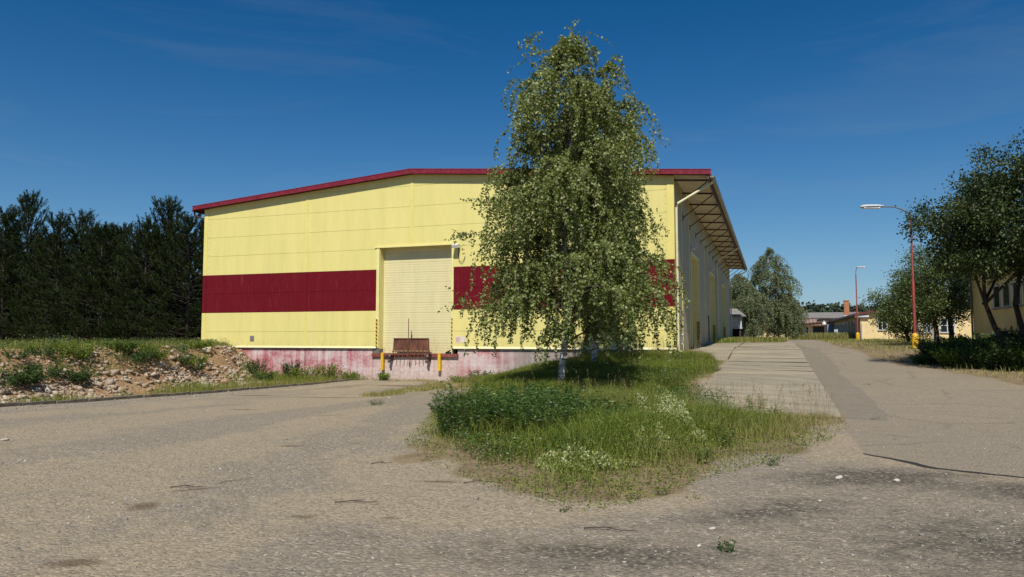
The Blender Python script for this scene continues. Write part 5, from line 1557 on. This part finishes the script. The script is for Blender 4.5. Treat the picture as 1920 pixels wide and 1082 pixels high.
# mown verge on the right
VG = [(60, -4), (14.2, 6), (9.5, 17.0), (7.2, 22.5), (6.1, 25.5), (4.9, 29.4), (3.9, 36), (3.6, 44), (3.8, 60), (4.4, 75), (5.5, 100), (18, 96), (28, 96), (20, 46), (10, 44), (10, 22), (30, 20)]
X, Y = scatter(VG, 150000, r6, lambda x, y: np.clip(.35 + vn1.fbm(x, y, 2.5), 0, 1) * np.where(y < 40, 1, .55) * ((x < 10) | (y > 44) ) * (y > 15))
nX = len(X)
tag(blades('mown_grass', X, Y, r6.uniform(.03, .14, nX) * (.7 + .6 * vn1(X, Y, .8)), .016 + .02 * sstep(30, 90, Y), r6, 'hay', bend=1.6), 'pale mown grass lying on the right verge', kind='stuff')
X, Y = scatter(VG, 60000, r6, lambda x, y: np.clip((vn2.fbm(x, y, 2.2) - .38) * 3, 0, 1) * ((x < 10) | (y > 44)) * (y > 15))
tag(blades('grass', X, Y, r6.uniform(.05, .28, len(X)), .016 + .02 * sstep(30, 90, Y), r6, 'grass', np.clip(vn3.fbm(X, Y, 2) - .2, 0, .8)), 'green grass regrowing through the mown verge', kind='stuff')
# far island under the end birches and beside the workshop
X, Y = scatter([(-3.4, 47), (-1.0, 52.5), (.8, 56.5), (1.2, 66), (.8, 95), (-12, 100), (-14, 77), (-3.6, 76)], 42000, r6, lambda x, y: np.clip(.4 + vn1.fbm(x, y, 3), 0, 1))
tag(blades('grass', X, Y, r6.uniform(.1, .45, len(X)), .05, r6, 'grass', np.clip(vn3.fbm(X, Y, 4) - .25, 0, .6)), 'grass around the far birches', kind='stuff')
X, Y = scatter([(2, 104), (8.6, 98), (9.9, 100), (9.9, 150), (5, 150), (2.5, 120)], 22000, r6)
tag(blades('grass', X, Y, r6.uniform(.3, 1.1, len(X)), .08, r6, 'grass', np.clip(vn3.fbm(X, Y, 5) - .2, 0, .7)), 'tall weeds along the shaded side of the workshop', kind='stuff')
# tall seeding grass against the right end of the front wall and at the near end of the slab
def stalks(name, X, Y, H, r, label):
    mb = MB(); P, D = [], []
    for x, y, h in zip(X, Y, H):
        z = gz(x, y); a = r.uniform(0, 6.28); b = r.uniform(.05, .25) * h
        q = np.array([x, y, z]); m1 = q + [math.cos(a) * b * .3, math.sin(a) * b * .3, h * .6]; t1 = q + [math.cos(a) * b, math.sin(a) * b, h]
        mb.tube([tuple(q), tuple(m1), tuple(t1)], [.0022, .0018, .001], 3, caps=False)
        n = 9; t = r.uniform(.80, 1.02, n)[:, None]
        P.append(q * (1 - t) + t1 * t + r.normal(0, .008, (n, 3))); D.append(r.normal(size=(n, 3)) * .5 + [0, 0, 1])
    o = mb.build(name, M['dry_stem'])
    P = np.concatenate(P); D = np.concatenate(D)
    h_ = leaves_mesh(name + '_heads', P, D, .028, .009, [M['dry_stem']], None, r=r)
    tag(o, label, kind='stuff'); tag(h_, 'seed heads of the ' + label, kind='stuff')
X, Y = scatter([(-8.5, 29.4), (-8.5, 31.0), (-3.0, 31.0), (-2.4, 29)], 420, r6)
stalks('seeding_grass', X, Y, r6.uniform(.5, 1.15, len(X)), r6, 'tall seeding grass against the right end of the front wall')
X, Y = scatter([(-1.6, 15.4), (-1.6, 16.3), (1.2, 16.3), (1.1, 15.1)], 120, r6)
stalks('seeding_grass', X, Y, r6.uniform(.25, .75, len(X)), r6, 'seeding grass at the near end of the concrete slabs')
X, Y = scatter(ISLG, 500, r6, lambda x, y: (y > 12) * 1.0)
stalks('seeding_grass', X, Y, r6.uniform(.35, .7, len(X)), r6, 'seeding grass stalks through the island')

# single plants on the gravel and slabs
GQ = 'small weeds growing out of the yard surface'
for i, (px, py, h, rd_, m_, lb) in enumerate([
        (1365, 1025, .12, .07, 'weed_dark', 'tiny dark weed alone on the gravel at the lower right'), (1357, 830, .34, .14, 'weed_dark', 'upright thistle-like weed on the right rim of the island, the taller of two'),
        (1318, 862, .24, .10, 'weed_dark', 'small upright weed just left of the thistle-like one'), (1240, 920, .08, .08, 'weed_dark', 'tiny weed beyond the cream cushion on the rim'),
        (1300, 925, .05, .10, 'weed_leaf', 'flat weed at the sandy rim right of the tiny one'), (1448, 865, .12, .09, 'weed_dark', 'small tuft at the right tip of the island'),
        (1510, 828, .08, .13, 'weed_dark', 'low tuft on the gravel beside the slab end'), (1460, 780, .35, .25, 'weed_leaf', 'leafy weed at the near end of the slabs'),
        (1418, 765, .40, .25, 'weed_leaf', 'pale leafy weed left of the other at the slab end'), (1500, 722, .12, .22, 'weed_leaf', 'yellowish weed growing in a slab joint'),
        (1340, 700, .22, .25, 'weed_dark', 'dark weed at the left edge of the slabs'), (1640, 778, .05, .09, 'weed_leaf', 'dry flat weed in the seam of the asphalt strip'),
        (1625, 720, .05, .12, 'weed_leaf', 'flat weed farther up the seam of the asphalt strip'), (1060, 950, .06, .06, 'weed_dark', 'tiny weed below the front tip of the island'),
        (705, 750, .18, .22, 'weed_dark', 'weed tuft in the yard between the tracks'), (1185, 930, .07, .12, 'weed_leaf', 'flat weed in front of the cream cushion'), (1830, 1003, .03, .1, 'weed_dark', 'flat dark weed on the worn asphalt at the right')]):
    x, y = at(px, py + 8, 0 if py > 790 else .15)
    x, y = at(px, py + 8, gz(x, y)); x, y = at(px, py + 8, gz(x, y))
    o = shrub('small_weed', lb, 200 + i, h, rd_, 16 if rd_ < .15 else 30, .05 if h > .1 else .03, .016, m_, gap=.018, group=GQ, cat='weed', rep=1); place(o, x, y)

# ------------------------------------------------------------------ stones
import bmesh
def ico(sub, seed, sq=(1, 1, 1), rough=.25):
    bm = bmesh.new(); bmesh.ops.create_icosphere(bm, subdivisions=sub, radius=1)
    r = np.random.default_rng(seed)
    V = np.array([v.co[:] for v in bm.verts]); F = np.array([[v.index for v in f.verts] for f in bm.faces]); bm.free()
    # chop by random planes for flat broken faces
    for _ in range(7):
        n = norm(r.normal(size=3)); d = r.uniform(.45, .85); k = V @ n - d
        V = V - np.outer(np.maximum(k, 0), n)
    V *= 1 + r.normal(0, rough * .15, (len(V), 1))
    return V * np.array(sq), F
def chunk(i):
    r = np.random.default_rng(700 + i)
    V = np.array([(a_, b_, c_) for c_ in (-1, 1) for b_ in (-1, 1) for a_ in (-1, 1)]) * [.85, r.uniform(.4, .7), r.uniform(.25, .5)] + r.normal(0, .13, (8, 3))
    Q = [(0, 2, 3, 1), (4, 5, 7, 6), (0, 1, 5, 4), (2, 6, 7, 3), (0, 4, 6, 2), (1, 3, 7, 5)]
    return V, np.array([t for a, b, c, d in Q for t in ((a, b, c), (a, c, d))])
shapes = [ico(1, 300 + i, (1, r6.uniform(.6, 1), r6.uniform(.4, .8))) if i % 4 == 0 else chunk(i) for i in range(12)]
def pebbles(name, X, Y, S, mat, r, label=None, sink=.3, Z=None, tilt=.5):
    Z = hgt(X, Y) if Z is None else Z
    VV, FF, b = [], [], 0
    k = r.integers(0, len(shapes), len(X)); 
    for s in range(len(shapes)):
        m = np.where(k == s)[0]
        if not len(m): continue
        V0, F0 = shapes[s]; n = len(m)
        a = r.uniform(0, 2 * np.pi, n); ti = r.normal(0, tilt, n); ca, sa, ct, st_ = np.cos(a), np.sin(a), np.cos(ti), np.sin(ti)
        V = V0[None] * (S[m][:, None, None])
        x, y, z = V[..., 0], V[..., 1] * ct[:, None] - V[..., 2] * st_[:, None], V[..., 1] * st_[:, None] + V[..., 2] * ct[:, None]
        W_ = np.stack([x * ca[:, None] - y * sa[:, None] + X[m][:, None], x * sa[:, None] + y * ca[:, None] + Y[m][:, None], z + (Z[m] + S[m] * (.5 - sink))[:, None]], -1)
        VV.append(W_.reshape(-1, 3)); FF.append((F0[None] + (np.arange(n) * len(V0))[:, None, None]).reshape(-1, 3) + b); b += n * len(V0)
    o = mesh_np(name, np.concatenate(VV), np.concatenate(FF), [M[mat]])
    return tag(o, label, kind='stuff')
RUB = [(-19.3, 4), (-19.5, 12), (-20.4, 20), (-21.4, 27), (-22.9, 29.4), (-24.0, 30.9), (-27.2, 31.0), (-25.0, 27), (-22.8, 20), (-21.7, 12), (-21.4, 4)]
X, Y = scatter(RUB, 26000, r6, lambda x, y: np.clip((vn2.fbm(x, y, 1.3) - .25) * 2.4, .1, 1) * (1 - .75 * sstep(.8, 1.5, mound_edge(y) - x)))
S = np.exp(r6.normal(-3.1, .55, len(X))).clip(.012, .17)
pebbles('rubble', X, Y, S, 'rubble', r6, 'broken brick and stone rubble spilling down the earth bank')
GB = 'large broken pieces lying on the rubble bank'
rb = [(-20.3, 14.2, .27, 'long flat broken slab low on the rubble bank, left part'), (-20.9, 16.6, .20, 'squarish pale block half way up the rubble bank'), (-21.0, 18.2, .25, 'tilted pale slab in the middle of the rubble bank'),
      (-21.2, 19.6, .18, 'pale broken block right of the tilted slab'), (-22.4, 22.8, .20, 'brick-coloured lump near the right end of the rubble bank'), (-23.2, 25.6, .26, 'pale block at the right end of the rubble bank'), (-20.4, 11.6, .18, 'pale lump at the left end of the rubble bank'), (-22.9, 20.5, .22, 'flat stone near the top of the rubble bank')]
for i, (x, y, s, lb) in enumerate(rb):
    V0 = np.array([(a_, b_, c_) for c_ in (-1, 1) for b_ in (-1, 1) for a_ in (-1, 1)]) * [1.1, .6, .32] + r6.normal(0, .10, (8, 3))
    F0 = np.array([(0, 2, 3, 1), (4, 5, 7, 6), (0, 1, 5, 4), (2, 6, 7, 3), (0, 4, 6, 2), (1, 3, 7, 5)])
    o = mesh_np('stone_block', V0 * s * .75, F0, [M['rubble']])
    bv = o.modifiers.new('bevel', 'BEVEL'); bv.width = .012
    o.location = (x, y, gz(x, y) + s * .22); o.rotation_euler = (r6.normal(0, .4), r6.normal(0, .4), r6.uniform(0, 6))
    tag(o, lb, 'stone', GB)
YARD = [(-18.4, 4), (-18.4, 30.5), (-13, 30), (-8.6, 19.5), (-5.2, 10), (-2.2, 6.5), (-.6, 8.0), (1.2, 12), (1.4, 16), (4.5, 24), (8, 18), (6, 6), (3, 3.2), (-6, 2.8), (-12, 4)]
X, Y = scatter(YARD, 70000, r6, lambda x, y: np.clip(1.4 - np.hypot(x, y) / 22, .05, 1) * np.clip((vn1.fbm(x, y, 1.1) - .25) * 2, .1, 1))
S = np.exp(r6.normal(-5.15, .42, len(X))).clip(.003, .03)
pebbles('gravel', X, Y, S, 'gravel', r6, 'loose grit and pebbles over the worn yard')
X, Y = scatter([(-18.3, 5), (-18.65, 5), (-18.65, 29), (-18.0, 29), (-17.6, 20), (-17.2, 12)], 4000, r6)
pebbles('gravel', X, Y, np.exp(r6.normal(-4.6, .5, len(X))).clip(.004, .04), 'gravel', r6, 'coarser grit collected along the kerb')
GS = 'single pale stones lying on the worn asphalt'
for i, (px, py, s, lb) in enumerate([(1573, 897, .045, 'flat pale stone shard on the dark worn asphalt, largest'), (1537, 940, .030, 'upright pale chip below the flat shard'), (1682, 902, .035, 'low pale stone right of the flat shard'),
        (1311, 1024, .022, 'white chip beside the tiny dark weed'), (1588, 941, .018, 'small pale chip right of the upright one'), (8, 826, .06, 'pale stone at the left edge of the yard'), (1336, 992, .03, 'flat pale stone on the sand, lower middle'),
        (730, 742, .04, 'stone at the right side of the yard tufts'), (1450, 880, .02, 'small stone on the sandy rim'), (475, 932, .014, 'small chip on the left of the yard')]):
    x, y = at(px, py, gz(*at(px, py)))
    V0, F0 = ico(2, 500 + i, (1.25, .8, .4), .4)
    o = mesh_np('stone', V0 * s, F0, [M['pale_stone']]); o.location = (x, y, gz(x, y) + s * .25); o.rotation_euler = (r6.normal(0, .2), r6.normal(0, .2), r6.uniform(0, 6))
    tag(o, lb, 'stone', GS)
# twigs on the yard
GTW = 'dead twigs lying on the yard'
for i, (px, py, ln, lb) in enumerate([(350, 915, .35, 'forked dead twig left of centre in the yard'), (668, 944, .42, 'thin bent twig near the sandy patch'), (900, 906, .36, 'straight twig at the left rim of the island'), (1500, 690, .01, ''), (1145, 996, .45, 'thin twig on the sand at lower middle'), (715, 870, .25, 'short twig in the right part of the yard')]):
    if not lb: continue
    x, y = at(px, py, gz(*at(px, py))); z = gz(x, y); a = r6.uniform(-.4, .4) + R(19)
    mb = MB(); d = Vector((math.cos(a), math.sin(a), 0)); q = Vector((x, y, z + .01)); s_ = Vector((-d.y, d.x, 0))
    mb.tube([q - d * ln * .5, q - d * ln * .1 + s_ * .03 + Vector((0, 0, .012)), q + d * ln * .2 - s_ * .01 + Vector((0, 0, .006)), q + d * ln * .5 + s_ * .04], [.006, .005, .004, .002], 6)
    mb.tube([q - d * ln * .1 + s_ * .03 + Vector((0, 0, .012)), q + d * ln * .1 + s_ * .12], [.004, .002], 5)
    o = mb.build('twig', M['twig']); tag(o, lb, 'twig', GTW)

# ------------------------------------------------------------------ far wood on the hill
r7 = np.random.default_rng(77)
n = 5200
X = r7.uniform(-650, 850, n); Y = r7.uniform(560, 830, n); Z = hillz(X, Y)
S = r7.uniform(4.5, 8.0, n)
m = 26
P = np.repeat(np.stack([X, Y, Z + S * .9], -1), m, 0); Sr = np.repeat(S, m)
off = norm(r7.normal(size=(n * m, 3))) * (Sr * r7.uniform(.4, 1.0, n * m))[:, None] * [.75, .75, 1.0]
o = leaves_mesh('far_wood', P + off, r7.normal(size=(n * m, 3)), Sr * .42, Sr * .36, [M['hill_leaf']], None, r=r7)
tag(o, 'dark wood covering the far hill', kind='stuff')
print('total objects', len(bpy.data.objects), 'polys', sum(len(m_.polygons) for m_ in bpy.data.meshes))
